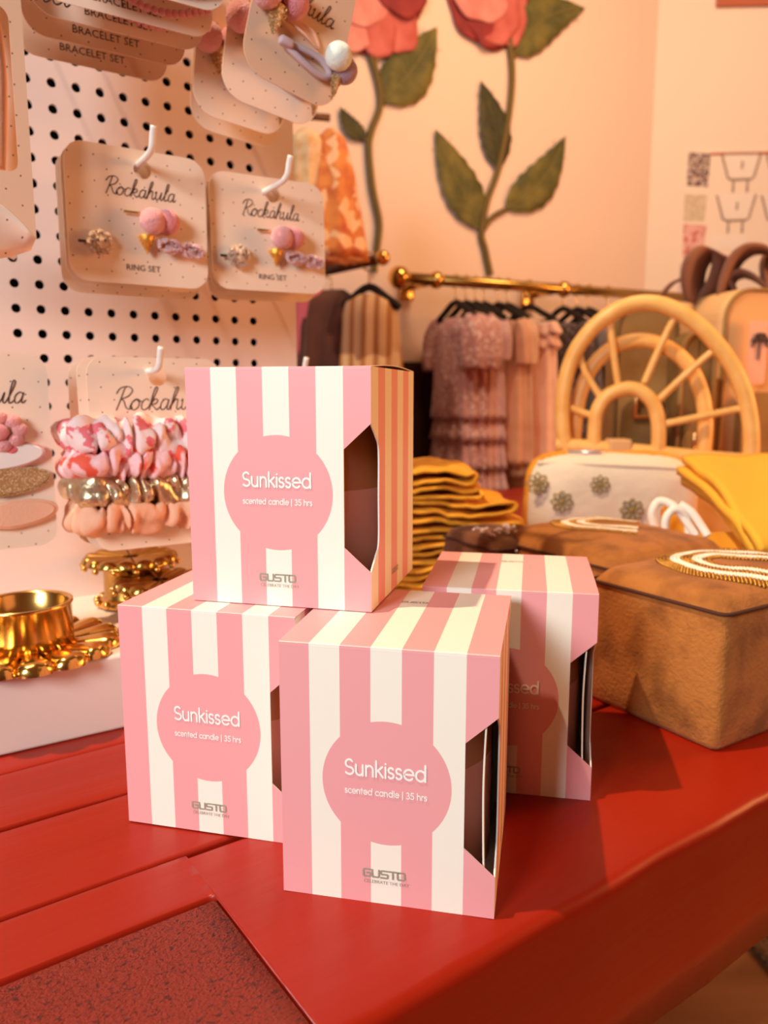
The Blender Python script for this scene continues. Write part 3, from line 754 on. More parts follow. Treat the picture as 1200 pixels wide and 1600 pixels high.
s_, z_ = bp(455, -110, .165); peg_hook(s_, z_, .180, 'white hook above the frame holding the hair clip cards')

# tall windowed pack, far left
root, hw, hh = card_root('windowed_pack', 'tall tan pack with cut-out window at the left edge of the picture', None, (-150, -140), (57, 372), .125, 0, 'pillow pack')
bm = bmesh.new()
lp = [(hw, hh), (-hw, hh)] + [(-hw + 2*hw*k/12, -hh + .020*math.sin(PI*k/12)) for k in range(13)]
plate(bm, [lp, rrect(-.72*hw, .74*hw, -.55*hh, .56*hh, .006)[::-1]], .0008)
link_mesh('card', bm, 'card_warm', root)
bm = bmesh.new(); rows = []
for j in range(6):
    f = j/5
    rows.append([bm.verts.new((-hw + 2*hw*k/12, f*.022, -hh + .020*math.sin(PI*k/12)*(1-f) - .016*math.sin(PI*k/12)*f*.5 - .003*f)) for k in range(13)])
for j in range(5):
    for k in range(12): bm.faces.new((rows[j][k], rows[j][k+1], rows[j+1][k+1], rows[j+1][k]))
fl = link_mesh('bottom_flap', bm, 'card', root, smooth=True); fl.modifiers.new('thickness', 'SOLIDIFY').thickness = .0008
bm = bmesh.new(); add_box(bm, (-hw, .0215, -hh*.97), (hw, .0225, hh)); link_mesh('back_panel', bm, 'card', root)
bm = bmesh.new(); add_tube(bm, spline([(.35*hw, .009, .7*hh), (.45*hw, .008, .2*hh), (.40*hw, .009, -.2*hh), (.30*hw, .008, -.52*hh)], 6), [.006]*19, 10); link_mesh('headband', bm, 'peach_fabric', root, smooth=True)
script(root, .30*hw, .66*hh, .021, .0010)
bm = bmesh.new(); lp2 = rrect(-hw*.9, hw*.62, -hh-.014, -hh+.05, .006)
root2 = thing('small_folded_pack', 'cream folded pack end peeping out under the tall windowed pack', 'pillow pack', pw(bp(-60, 330, .085)[0], bp(-60, 330, .085)[1], .085), (0, 0, PY))
b1, b2 = bp(26, 402, .085), bp(-60, 330, .085)
bm = bmesh.new(); ex, ez = b1[0]-b2[0], b1[1]-b2[1]
plate(bm, [[(ex, ez), (ex*.75, ez+.012), (0, -ez*.3), (-.05, -ez*.3), (-.05, ez*.2), (ex*.3, ez*.62)]], .012)
link_mesh('card', bm, 'card', root2)

# snap clip card, lower left
root, hw, hh = card_root('snap_clip_card', 'speckled card with four snap clips at the left edge above the brass flower', None, (-120, 548), (91, 850), .085, 0)
card_sheet(root, hw, hh, (0, .82*hh), r=.012)
script(root, -.30*hw, .50*hh, .0140, .00072)
def snap(nm, x, z, m, L=.030, w_=.0088):
    bm = bmesh.new(); n_ = 28; ring = []
    for k in range(n_):
        a = 2*PI*k/n_; c_ = math.cos(a)
        ring.append((c_*L, math.sin(a)*w_*(1 if c_ > 0 else (1-.6*abs(c_)))))
    top = [bm.verts.new((p[0]*.93, -.0045, p[1]*.88)) for p in ring]; mid = [bm.verts.new((p[0], -.0030, p[1])) for p in ring]; bot = [bm.verts.new((p[0], -.0008, p[1])) for p in ring]
    bm.faces.new(top)
    for k in range(n_):
        k2 = (k+1) % n_
        bm.faces.new((mid[k], mid[k2], top[k2], top[k])); bm.faces.new((bot[k], bot[k2], mid[k2], mid[k]))
    bmesh.ops.recalc_face_normals(bm, faces=bm.faces)
    o = link_mesh(nm, bm, m, root, smooth=False, loc=(x, 0, z), rot=(0, R(-5), 0))
    bm = bmesh.new(); add_tube(bm, [(p[0], -.0028, p[1]) for p in ring], .0009, 6, closed=True); link_mesh('stitching', bm, m if m != 'print_white' else 'pom_pink', o, smooth=True)
    return o
cx_ = .0
fo = snap('daisy_clip', cx_-.006, .20*hh, 'print_white', .020, .010)
bm = bmesh.new()
for k in range(9):
    a = 2*PI*k/9; add_ball(bm, (.013*math.cos(a), 0, .0088*math.sin(a)), .0055, 8, 6, (1, .4, .8))
link_mesh('petals', bm, 'pom_pink', fo, smooth=True, loc=(.008, -.005, 0))
bm = bmesh.new(); add_ball(bm, (0, 0, 0), .0068, 14, 8, (1, .4, .8)); link_mesh('flower_centre', bm, 'pom_rose', fo, smooth=True, loc=(.008, -.0068, 0))
hc = snap('heart_clip', cx_, -.04*hh, 'print_white')
bm = bmesh.new()
for dx, dz in ((.010, .0035), (-.006, -.003), (-.018, .003), (.002, .0052)): add_ball(bm, (dx, -.0047, dz), .0034, 12, 8, (1, .15, .7))
link_mesh('heart', bm, 'hot_pink', hc, smooth=True)
snap('gold_clip', cx_+.002, -.30*hh, 'gold_glitter')
snap('peach_clip', cx_+.005, -.64*hh, 'peach_fabric')

# scrunchie cards
scr = [((133, 556), (352, 842), .100, 'front scrunchie card, topmost pink striped box covering its right half'), ((118, 556), (335, 838), .076, 'middle scrunchie card, edge showing left of the front one'), ((104, 562), (318, 832), .054, 'rearmost scrunchie card, nearest the pegboard')]
scr_roots = []
for i, (tl, br, off, lab) in enumerate(scr):
    root, hw, hh = card_root('scrunchie_card', lab, 'speckled cards holding scrunchies', tl, br, off)
    card_sheet(root, hw, hh, (.02*hw, .80*hh), r=.012); scr_roots.append((root, hw, hh))
    if i == 0: script(root, .06*hw, .46*hh, .0150, .00062)
s_, z_ = bp(232, 588, .1); peg_hook(s_, z_+.004, .122, 'white hook holding the pile of scrunchie cards')
s_, z_ = bp(455, 585, .03); peg_hook(s_, z_-.004, .05, 'white hook with bare tip just above the topmost striped box', .014)
def scrunchie(root, hw, x, z, m, label, seed, r0=.0098, amp=.70, folds=12):
    n_ = 300; raw = []
    a_, b_ = hw*1.07, .0085
    for k in range(800):
        t = 2*PI*k/800; c_, s_ = math.cos(t), math.sin(t)
        raw.append(Vector((a_*math.copysign(abs(c_)**.3, c_), b_*math.copysign(abs(s_)**.5, s_), 0)))
    per = [0]
    for k in range(800): per.append(per[-1] + (raw[(k+1) % 800]-raw[k]).length)
    pts = []; q_ = 0
    for k in range(n_):
        d = per[-1]*k/n_
        while per[q_+1] < d: q_ += 1
        p = raw[q_].lerp(raw[(q_+1) % 800], (d-per[q_])/max(1e-9, per[q_+1]-per[q_]))
        pts.append(p + Vector((0, 0, .0018*math.sin(2*PI*folds*.5*k/n_+seed))))
    bm = bmesh.new()
    ph = [rnd.uniform(-.6, .6) for _ in range(64)]
    def rf(f, a):
        u_ = f*folds*2*PI + 4.5*nz(f*13+seed, seed)
        tw = 1.5*math.sin(a + 1.8*math.sin(u_*.5+seed) + seed)
        w_ = abs(math.sin(.5*u_ + tw)) ** .8 * 2 - 1
        return r0*(.92 + amp*.50*w_ + .14*math.sin(3*a + u_*.7) + .12*nz(f*60, a*2, seed))
    add_tube(bm, pts, 0, 30, closed=True, rfun=rf)
    wm = root.matrix_basis
    o = link_mesh('scrunchie', bm, m, None, smooth=True)
    o.location = wm @ Vector((x, .0003, z)); o.rotation_euler = (root.rotation_euler[0], root.rotation_euler[1], root.rotation_euler[2])
    return tag(o, label, 'scrunchie', 'scrunchies wrapped round the cards')
bpy.context.view_layer.update()
SN = [('scr_dots', 'pale pink scrunchie with red dots'), ('scr_abstract', 'coral and pink patterned scrunchie'), ('scr_gold', 'shiny champagne gold scrunchie'), ('scr_peach', 'plain peach scrunchie')]
for ci in (0, 1):
    root, hw, hh = scr_roots[ci]
    for k, (m, nm) in enumerate(SN):
        scrunchie(root, hw, -.0, (.195 - .275*k)*hh, m, nm + (' on the front scrunchie card' if ci == 0 else ' on the scrunchie card behind the front one'), k*3.1+ci*7, r0=.0106 if k < 2 else .0096)

# ------------------------------------------------------------------ brass flower candle holders on the display base
def petal_disc(bm, n, rin, rout, h, z, ridge=True):
    for k in range(n):
        a = 2*PI*(k+.5)/n; L = rout-rin
        rot = Matrix.Rotation(a, 3, 'Z')
        gl = []; NI, NJ = 18, 20
        for i in range(NI+1):
            f = i/NI
            base = math.tan(PI/n)*(rin+L*f)*1.04
            tipr = math.tan(PI/n)*rout*1.02
            x = rin+L*f; ww = base
            dx = x-(rout-tipr)
            if dx > 0: ww = min(base, math.sqrt(max(0, tipr*tipr-dx*dx))*1.0)
            hh_ = h*(.50+.50*f)*(1 if dx <= 0 else math.sqrt(max(0, 1-(dx/tipr)**2.6)))
            row = []
            for j in range(NJ+1):
                g_ = -math.cos(PI*j/NJ)
                zz = hh_*(max(0, 1-abs(g_)**2.4))**.5
                if ridge: zz *= 1-.09*(.5-.5*math.cos(g_*PI*3))*(1-f*.5)
                row.append(bm.verts.new(rot @ Vector((x, g_*ww, 0)) + Vector((0, 0, z+zz))))
            gl.append(row)
        for i in range(NI):
            for j in range(NJ): bm.faces.new((gl[i][j], gl[i][j+1], gl[i+1][j+1], gl[i+1][j]))
def holder_front(c):
    root = thing('brass_candle_holder', 'large brass daisy candle holder at the front left of the white base', 'candle holder', c, 0, 'brass flower candle holders')
    bm = bmesh.new(); petal_disc(bm, 15, .024, .0575, .0095, .0004)
    add_lathe(bm, [(0, 0), (.046, 0), (.046, .002), (0, .002)], 54, rmod=None)
    link_mesh('petal_dish', bm, 'brass', root, smooth=True)
    bm = bmesh.new(); add_lathe(bm, [(.0285, .004), (.0285, .012), (.0280, .029), (.0292, .0302), (.0290, .0318), (.0272, .0318), (.0262, .030), (.0258, .012), (0, .010)], 56)
    link_mesh('cup', bm, 'brass', root, smooth=True)
    return root
hf = on_z(42, 1016, TRAY_Z); holder_front((hf.x, hf.y, TRAY_Z+.0003))
def holder_rear(c, h, label, r=.036):
    root = thing('brass_candle_holder', label, 'candle holder', c, .2, 'brass flower candle holders')
    bm = bmesh.new(); add_lathe(bm, [(0, 0), (.021, 0), (.022, .002), (.0205, .004), (.0205, h-.004), (.021, h), (0, h)], 44)
    link_mesh('cup', bm, 'old_brass', root, smooth=True)
    bm = bmesh.new(); petal_disc(bm, 14, .006, r, .006, h+.0015); add_lathe(bm, [(0, h-.001), (r*.9, h-.001), (r*.94, h+.001), (0, h+.002)], 44)
    d = link_mesh('petal_dish', bm, 'old_brass', root, smooth=True)
    bm = bmesh.new()
    for k in range(14):
        a = 2*PI*k/14; add_ball(bm, (r*.97*math.cos(a), r*.97*math.sin(a), h-.0012), .0024, 10, 8)
    link_mesh('beaded_rim', bm, 'brass', d, smooth=True)
    bm = bmesh.new()
    for k in range(14):
        a = 2*PI*k/14; add_ball(bm, (.026*math.cos(a), .026*math.sin(a), .0042), .0030, 10, 8)
    add_lathe(bm, [(0, .0), (.025, 0), (.027, .003), (.022, .007), (0, .007)], 40)
    link_mesh('beaded_foot', bm, 'brass', root, smooth=True)
h1 = on_z(197, 955, TRAY_Z); holder_rear((h1.x-.002, h1.y+.022, TRAY_Z+.0003), .033, 'taller brass flower holder at the back of the white base')
holder_rear((h1.x+.030, h1.y-.012, TRAY_Z+.0003), .023, 'shorter brass flower holder tucked behind the lower left striped box', .034)

# ------------------------------------------------------------------ velvet boxes with beaded rainbows
def velvet_box(name, label, corner, yaw, a, b, h, dome, m='velvet', rainbow=True, group='velvet jewellery boxes with beaded tops', rc=(0, 0), rang=-50):
    """corner = nearest bottom corner; a along yaw, b along yaw + 90"""
    root = thing(name, label, 'jewellery box', (corner[0], corner[1], .0006), (0, 0, yaw), group)
    def rounded(z0, z1, puff, inset=0.0, seed=1, grow=0.0):
        bm = bmesh.new(); n_ = 26
        def ring(z, k, rr):
            L = rrect(-grow+inset*k, a+grow-inset*k, -grow+inset*k, b+grow-inset*k, rr, 6)
            return [(p[0], p[1], z) for p in L]
        return bm, ring
    bm = bmesh.new(); rings = []
    zs = [0, .003, h*.2, h*.4, h*.6, h*.8, h-.002, h]
    for i, z in enumerate(zs):
        g_ = .0015*math.sin(PI*z/h) - (.0015 if i == 0 else 0)
        P = []
        L = rrect(-g_, a+g_, -g_, b+g_, .006, 5); m_ = len(L)
        dense = []
        for k in range(m_):
            p, q_ = L[k], L[(k+1) % m_]
            d = math.hypot(q_[0]-p[0], q_[1]-p[1]); st = max(1, int(d/.01))
            for t in range(st): dense.append((p[0]+(q_[0]-p[0])*t/st, p[1]+(q_[1]-p[1])*t/st))
        rings.append([bm.verts.new((p[0]+.0007*nz(p[0]*60, z*60, 3), p[1]+.0007*nz(p[1]*60, z*60, 9), z)) for p in dense])
    for i in range(len(rings)-1):
        for k in range(len(rings[0])): bm.faces.new((rings[i][k], rings[i][(k+1) % len(rings[0])], rings[i+1][(k+1) % len(rings[0])], rings[i+1][k]))
    bm.faces.new(rings[0][::-1]); bm.faces.new(rings[-1])
    link_mesh('body', bm, m, root, smooth=True)
    # piped seam
    bm = bmesh.new(); add_tube(bm, [(p[0], p[1], h+.0006) for p in rrect(-.0012, a+.0012, -.0012, b+.0012, .006, 6)], .0012, 8, closed=True)
    link_mesh('seam', bm, 'seam', root, smooth=True)
    # padded lid
    def lidz(x, y):
        fx = max(0, 1-abs(2*x/a-1)**3.2); fy = max(0, 1-abs(2*y/b-1)**3.2)
        return h + .004*min(1, (fx*fy)*8) + dome*math.sqrt(max(0, fx*fy)) + .0010*nz(x*40, y*40, h)
    bm = bmesh.new(); n1, n2 = 34, 34; g = {}
    for i in range(n1+1):
        for j in range(n2+1):
            x = a*i/n1; y = b*j/n2
            ex = min(x, a-x); ey = min(y, b-y)
            xx, yy = x, y
            if ex < .006 and ey < .006:
                cx = .006 if x < a/2 else a-.006; cy = .006 if y < b/2 else b-.006
                d = Vector((x-cx, y-cy)); mx_ = max(abs(d.x), abs(d.y))
                if d.length > 1e-9: d = d*(mx_/d.length); xx, yy = cx+d.x, cy+d.y
            g[i, j] = bm.verts.new((xx, yy, lidz(x, y)))
    for i in range(n1):
        for j in range(n2): bm.faces.new((g[i, j], g[i+1, j], g[i+1, j+1], g[i, j+1]))
    lid = link_mesh('lid', bm, m, root, smooth=True)
    if rainbow:
        # rainbow of beaded arcs sewn on the lid
        ca, sa = math.cos(R(rang)), math.sin(R(rang))
        bands = [((.0465, .0442, .0419, .0396), 'bead_gold'), ((.0372, .0350, .0328), 'bead_white'), ((.0302, .0280, .0258), 'bead_gold'), ((.0234, .0212, .0190), 'bead_white'), ((.0160, .0138), 'bead_gold')]
        names = {'bead_gold': 'gold_bead_arc', 'bead_white': 'ivory_bead_arc'}
        for rows_, bmname in bands:
            bm = bmesh.new(); br_ = .00135
            for r_ in rows_:
                leg = .028; total = 2*leg + PI*r_; st_ = br_*(1.75 if bmname == 'bead_gold' else 1.35); n_ = int(total/st_)
                for q_ in range(n_+1):
                    d = total*q_/n_
                    if d < leg: x, y = leg-d, -r_
                    elif d < leg+PI*r_:
                        a_ = (d-leg)/r_; x, y = -r_*math.sin(a_), -r_*math.cos(a_)
                    else: x, y = d-leg-PI*r_, r_
                    X, Y = rc[0]+x*ca-y*sa, rc[1]+x*sa+y*ca
                    if X > a-.004 or X < .004 or Y < .004 or Y > b-.004: continue
                    add_ball(bm, (X, Y, lidz(X, Y)+br_*.4), br_*(1 if bmname == 'bead_white' else .85+.3*rnd.random()), 6, 4)
            link_mesh(names[bmname], bm, bmname, lid, smooth=True)
    return root
velvet_box('velvet_box', 'tan velvet box with beaded rainbow lid, nearest on the right table corner', (.1950, .4245), R(32), .150, .102, .083, .010, rc=(.072, .046))
velvet_box('velvet_box', 'second tan velvet box with beaded rainbow lid, behind the nearest velvet box', (.170, .559), R(30), .135, .145, .078, .013, rc=(.080, .086))
vb = velvet_box('velvet_box', 'dark brown velvet box with silver beaded flowers, behind the striped boxes', (.093, .640), R(28), .060, .080, .076, .008, 'velvet_brown', False)
bm = bmesh.new()
for cx, cy, cz, sc in ((.012, -.0035, .058, 1), (.038, -.0035, .066, .8), (.030, -.0035, .040, .7)):
    for k in range(9):
        a = 2*PI*k/9; add_ball(bm, (cx+.0095*sc*math.cos(a), cy, cz+.0095*sc*math.sin(a)), .0030*sc, 8, 6, (1, .6, 1.2))
for k in range(26): add_ball(bm, (rnd.uniform(.002, .058), -.003, rnd.uniform(.03, .075)), .0016, 6, 5)
fl = link_mesh('beaded_flower', bm, 'bead_silver', vb, smooth=True)
bm = bmesh.new()
for k in range(46):
    x, y = rnd.uniform(.006, .054), rnd.uniform(.006, .05); add_ball(bm, (x, y, .0875), .0019, 6, 5)
link_mesh('lid_beads', bm, 'bead_silver', vb, smooth=True)

# ------------------------------------------------------------------ folded mustard trousers (stack)
def folded_cloth(name, label, origin, yaw, L, depth, loop, m, seed, group=None, cat='trousers', th=.0034, amp=.004):
    n_ = 34; bm = bmesh.new(); J = 12
    path = []; LY = 4
    for ly in range(LY):
        z0_ = 2*loop*ly
        Lr = loop + (.022*abs(nz(seed*3.7, ly//2*2.3, 1.1)) + (.012 if ly > 1 else 0))
        xs = [(-L + (L-Lr)*k/(n_-1)) for k in range(n_)]
        if ly % 2: xs = xs[::-1]
        path += [(x, z0_, ly) for x in xs]
        if ly < LY-1:
            xe = xs[-1]; sg = 1 if ly % 2 == 0 else -1
            for k in range(1, 9):
                a = -PI/2+PI*k/9; path.append((xe + sg*loop*1.15*math.cos(a), z0_+loop+loop*math.sin(a), ly+k/9))
    rows = []
    for j in range(J+1):
        f = j/J; y = depth*f
        row = []
        for idx, (x, z, t) in enumerate(path):
            dz = amp*(nz(x*26+seed*5, y*14, seed+.25*round(t)) + .5*nz(x*60, y*20, seed+.35*round(t)))*(.35 if t < .5 else 1)
            dz += .0012*nz(x*70, y*20, seed+3*round(t))
            dy = .010*nz(x*20, seed, t*1.3)*(1 if j == 0 else .4)
            row.append(bm.verts.new((x + .008*nz(y*20, seed, t*.9), y+dy, max(.0001, z+dz+.0006))))
        rows.append(row)
    for j in range(J):
        for k in range(len(path)-1): bm.faces.new((rows[j][k], rows[j][k+1], rows[j+1][k+1], rows[j+1][k]))
    o = link_mesh(name, bm, m, None, smooth=True, loc=origin, rot=(0, 0, yaw))
    s = o.modifiers.new('thickness', 'SOLIDIFY'); s.thickness = th; s.offset = 0
    return tag(o, label, cat, group)
MP = on_z(800, 915, 0)
zc = .003
ST = [(.25, .0042, .012, 'lowest folded mustard trousers of the pile, on the table'), (.26, .0044, .024, 'second folded mustard trousers from the bottom of the pile'),
      (.27, .0046, .036, 'third folded mustard trousers from the bottom of the pile'), (.255, .0046, -.006, 'topmost folded mustard trousers of the pile')]
for i, (L, lp, dx, lab) in enumerate(ST):
    folded_cloth('folded_trousers', lab, (.112+dx, .775, zc), R(-3+2*i), L, .13, lp, 'mustard', i+1, 'folded mustard trousers in a pile', amp=.0062)
    zc += 6*lp+.0072
# ------------------------------------------------------------------ folded yellow joggers with white cord
yj = thing('folded_joggers', 'folded bright yellow joggers with white drawcord at the right edge', 'trousers', (.33, .72, .002))
def quad_sheet(bm, c, n1=26, n2=18, amp=.004, seed=0):
    g = {}
    for i in range(n1+1):
        for j in range(n2+1):
            u_, v_ = i/n1, j/n2
            p = (c[0]*(1-u_)+c[1]*u_)*(1-v_) + (c[3]*(1-u_)+c[2]*u_)*v_
            p = p + Vector((0, -.3, 1))*(amp*nz(u_*4+seed, v_*3, seed)+amp*.6*nz(u_*2+v_*6, seed+4)) + Vector((0, 0, .010*math.sin(PI*min(1, v_*1.0))))
            g[i, j] = bm.verts.new(p)
    for i in range(n1):
        for j in range(n2): bm.faces.new((g[i, j], g[i+1, j], g[i+1, j+1], g[i, j+1]))
yo = Vector((.33, .72, .002))
for k, (du, dv) in enumerate(((0, 0), (-9, 17), (-2, 34))):
    tl = on_y(1066+du, 724+dv, .86); tr = on_y(1290, 716+dv, .90); br = on_y(1330, 884+dv, .66); bl = on_y(1182+du*.4, 866+dv*.5, .64)
    bm = bmesh.new(); quad_sheet(bm, [tl-yo, tr-yo, br-yo, bl-yo], seed=k*3)
    o = link_mesh('cloth_layer', bm, 'yellow', yj, smooth=True); s = o.modifiers.new('thickness', 'SOLIDIFY'); s.thickness = .009; s.offset = -1
bm = bmesh.new()
lo_ = [on_y(u, v, y) - yo for u, v, y in ((1075, 800, .72), (1180, 850, .66), (1300, 880, .68), (1330, 800, .86))]
hull = []
for zf in (0, 1):
    hull.append([bm.verts.new((p.x, p.y, (0 if zf == 0 else max(.01, p.z-.02)))) for p in lo_])
bm.faces.new(hull[0][::-1]); bm.faces.new(hull[1])
for k in range(4): bm.faces.new((hull[0][k], hull[0][(k+1) % 4], hull[1][(k+1) % 4], hull[1][k]))
link_mesh('folded_core', bm, 'yellow', yj)
bm = bmesh.new()
for pts in ([(1088, 838, .655), (1070, 812, .66), (1052, 790, .665), (1030, 783, .67), (1019, 800, .67), (1022, 822, .67), (1030, 834, .67)],
            [(1040, 836, .66), (1040, 812, .66), (1052, 796, .66), (1066, 800, .66), (1074, 815, .66), (1076, 838, .66)],
            [(1062, 788, .665), (1080, 800, .66), (1096, 822, .655), (1106, 838, .65)]):
    add_tube(bm, spline([on_y(*p)-yo for p in pts], 6), .0036, 8)
link_mesh('drawcord', bm, 'cord', yj, smooth=True)
bm = bmesh.new()
pc = [on_y(u, v, y)-yo for u, v, y in ((1034, 842, .68), (1090, 845, .68), (1080, 800, .70), (1038, 792, .70))]
quad_sheet(bm, [pc[0], pc[1], pc[2], pc[3]], 10, 8, .003, 9); o = link_mesh('waistband', bm, 'mustard', yj, smooth=True); o.modifiers.new('thickness', 'SOLIDIFY').thickness = .006

# ------------------------------------------------------------------ cream quilted pouch with daisies
pz = on_z(935, 858, 0)
py_ = 1.0; pl_, pr_ = on_y(818, 845, py_), on_y(1075, 860, py_)
PWd = (pr_.x-pl_.x)/2; ptop = on_y(930, 706, py_).z
pouch = thing('quilted_pouch', 'cream quilted pouch with embroidered daisies and mustard edging in front of the rattan bag', 'pouch', ((pl_.x+pr_.x)/2, py_, .001), R(-8))
HZ_ = ptop/2
bm = bmesh.new(); n1, n2 = 60, 30; g = []
def sup(t, e): return math.copysign(abs(t)**e, t)
for i in range(n2+1):
    ph = -PI/2+PI*i/n2; row = []
    for j in range(n1):
        th_ = 2*PI*j/n1
        x = PWd*sup(math.cos(ph), .42)*sup(math.cos(th_), .5); y = .052*sup(math.cos(ph), .42)*sup(math.sin(th_), .7); z = HZ_*sup(math.sin(ph), .55)
        row.append(bm.verts.new((x+.003*nz(x*18, z*18), y+.004*nz(x*22, z*22, 5), z+HZ_+.002*nz(x*20, y*20, 2))))
    g.append(row)
for i in range(n2):
    for j in range(n1):
        f = bm.faces.new((g[i][j], g[i][(j+1) % n1], g[i+1][(j+1) % n1], g[i+1][j]))
        c_ = f.calc_center_median(); f.material_index = 1 if (c_.y > -.026) else 0
bmesh.ops.remove_doubles(bm, verts=bm.verts, dist=1e-5)
link_mesh('pouch_body', bm, ['cream_cloth', 'mustard'], pouch, smooth=True)
bm = bmesh.new(); add_tube(bm, spline([(-PWd*.86, -.032, HZ_*1.80), (-PWd*.2, -.045, HZ_*1.80), (PWd*.5, -.045, HZ_*1.76), (PWd*.9, -.03, HZ_*1.70)], 8), .0030, 8); link_mesh('piping', bm, 'cream_cloth', pouch, smooth=True)
bm = bmesh.new(); add_tube(bm, [(-PWd*.5, -.02, HZ_*1.97), (-PWd*.3, -.03, HZ_*2.0), (-PWd*.1, -.03, HZ_*1.98)], .004, 8); link_mesh('zip_pull', bm, 'bead_silver', pouch, smooth=True)
inv = (Matrix.Translation(pouch.location) @ Matrix.Rotation(R(-8), 4, 'Z')).inverted()
for k, (u, v, rr) in enumerate(((841, 758, .016), (879, 786, .016), (938, 758, .014), (987, 797, .017))):
    p = inv @ on_y(u, v, py_-.055)
    bm = bmesh.new(); rr *= .84
    for q_ in range(8):
        a = 2*PI*q_/8; c_, s_ = math.cos(a), math.sin(a)
        add_tube(bm, spline([(rr*.25*c_, 0, rr*.25*s_), (rr*.7*c_-rr*.22*s_, -.001, rr*.7*s_+rr*.22*c_), (rr*1.0*c_, 0, rr*1.0*s_), (rr*.7*c_+rr*.22*s_, -.001, rr*.7*s_-rr*.22*c_)], 4, True), rr*.085, 6, closed=True)
    add_ball(bm, (0, -.001, 0), rr*.24, 10, 7, (1, .5, 1))
    link_mesh('embroidered_daisy', bm, 'embroid', pouch, smooth=True, loc=(p.x, -.0535 if k else -.050, p.z))

# ------------------------------------------------------------------ rattan bag with arch frame
RY = R(-12); RN = Vector((math.sin(RY), -math.cos(RY), 0)); RP = Vector((.40, 1.12, 0))
rat = thing('rattan_bag', 'honey rattan arch bag with radiating canes, standing behind the quilted pouch', 'handbag', (RP.x, RP.y, 0), 0)
def rp(u, v, back=0): return on_plane(u, v, RP - RN*back, RN) - Vector((RP.x, RP.y, 0))
def cane(name, px, r, back=0, sub=8):
    bm = bmesh.new(); add_tube(bm, spline([rp(u, v, back) for u, v in px], sub), r, 12); return link_mesh(name, bm, 'cane', rat, smooth=True)
cane('outer_arch', [(886, 712), (880, 670), (880, 620), (888, 577), (906, 538), (938, 502), (980, 478), (1022, 474), (1062, 488), (1102, 518), (1138, 562), (1160, 606), (1171, 650), (1174, 690), (1173, 722)], .0115)
cane('middle_arch', [(896, 712), (899, 660), (908, 612), (926, 573), (958, 543), (1000, 532), (1042, 543), (1076, 572), (1096, 615), (1102, 665), (1098, 712)], .0110, .03)
cane('inner_arch', [(928, 706), (929, 670), (934, 640), (950, 618), (980, 607), (1005, 614), (1022, 634), (1029, 668), (1028, 712)], .0105)
cane('base_rail', [(868, 696), (930, 700), (1000, 706), (1080, 714), (1176, 722)], .0115)
for px in ([(882, 630), (898, 640), (926, 650)], [(903, 542), (914, 580), (938, 620)], [(951, 496), (958, 545), (966, 604)], [(1057, 490), (1030, 545), (1006, 600)], [(1124, 540), (1075, 582), (1028, 626)], [(1169, 636), (1100, 650), (1036, 663)]):
    cane('spoke', px, .0052, .004, 6)
bm = bmesh.new(); add_box(bm, (-.016, -.016, -.02), (.016, .016, .02), .003); pq = rp(965, 707); link_mesh('leather_tab', bm, 'sand_bag', rat, loc=pq)
# woven canes standing on the table under the rail
bm = bmesh.new(); a1 = rp(880, 712); a2 = rp(1172, 722)
add_box(bm, (a1.x, -.006, .0015), (a2.x, .012, min(a1.z, a2.z)), .003); lo = link_mesh('basket_wall', bm, 'cane', rat, rot=(0, 0, 0))
lo.rotation_euler = (0, 0, 0)

# ------------------------------------------------------------------ backpacks behind the rattan bag
def backpack(name, label, u0, u1, vtop, y, m, m2, depth, yaw, r=.05, lab_group='canvas bags behind the rattan bag'):
    L = on_y(u0, 640, y); Rr = on_y(u1, 640, y); top = on_y((u0+u1)/2, vtop, y).z
    hw = (Rr.x-L.x)/2
    root = thing(name, label, 'backpack', ((L.x+Rr.x)/2, y, .001), yaw, lab_group)
    bm = bmesh.new(); lp = rrect(-hw, hw, 0, top, r, 8)
    fr_ = [bm.verts.new((p[0]*.95, -depth/2, p[1]*.985+.003)) for p in lp]; f2 = [bm.verts.new((p[0], -depth/2+.012, p[1])) for p in lp]
    b2 = [bm.verts.new((p[0], depth/2-.012, p[1])) for p in lp]; b1 = [bm.verts.new((p[0]*.95, depth/2, p[1]*.985+.003)) for p in lp]
    n_ = len(lp)
    for A, B in ((fr_, f2), (f2, b2), (b2, b1)):
        for k in range(n_): bm.faces.new((A[k], A[(k+1) % n_], B[(k+1) % n_], B[k]))
    bm.faces.new(fr_[::-1]); bm.faces.new(b1)
    bmesh.ops.recalc_face_normals(bm, faces=bm.faces)
    link_mesh('body', bm, m, root, smooth=False)
    bm = bmesh.new(); plate(bm, [rrect(-hw*.72, hw*.72, .02, top*.55, .025)], .018, -depth/2-.018); link_mesh('pocket', bm, m2, root)
    bm = bmesh.new(); add_tube(bm, [(p[0]*.95, -depth/2-.0005, p[1]*.985+.003) for p in lp], .004, 6, closed=True); link_mesh('piping', bm, m2, root, smooth=True)
    return root, hw, top
b1, hw1, t1 = backpack('backpack', 'olive brown canvas backpack with gold buckle seen through the rattan arches', 950, 1040, 470, 1.34, 'tan_bag', 'olive_bag', .10, R(-6))
bm = bmesh.new(); add_tube(bm, [(-.018, -.072, t1*.47), (-.018, -.076, t1*.56), (.018, -.076, t1*.56), (.018, -.072, t1*.47)], .005, 8, closed=True); link_mesh('buckle', bm, 'metal_gold', b1, smooth=True)
b2_, hw2, t2 = backpack('backpack', 'sand canvas backpack with brown straps and palm patch at the right edge', 1062, 1290, 462, 1.42, 'sand_bag', 'tan_bag', .15, R(14))
bm = bmesh.new(); plate(bm, [rrect(-.017, .017, -.052, .052, .006)], .003, 0); pt = link_mesh('patch', bm, 'badge', b2_, loc=(hw2*.30, -.105, t2*.73))
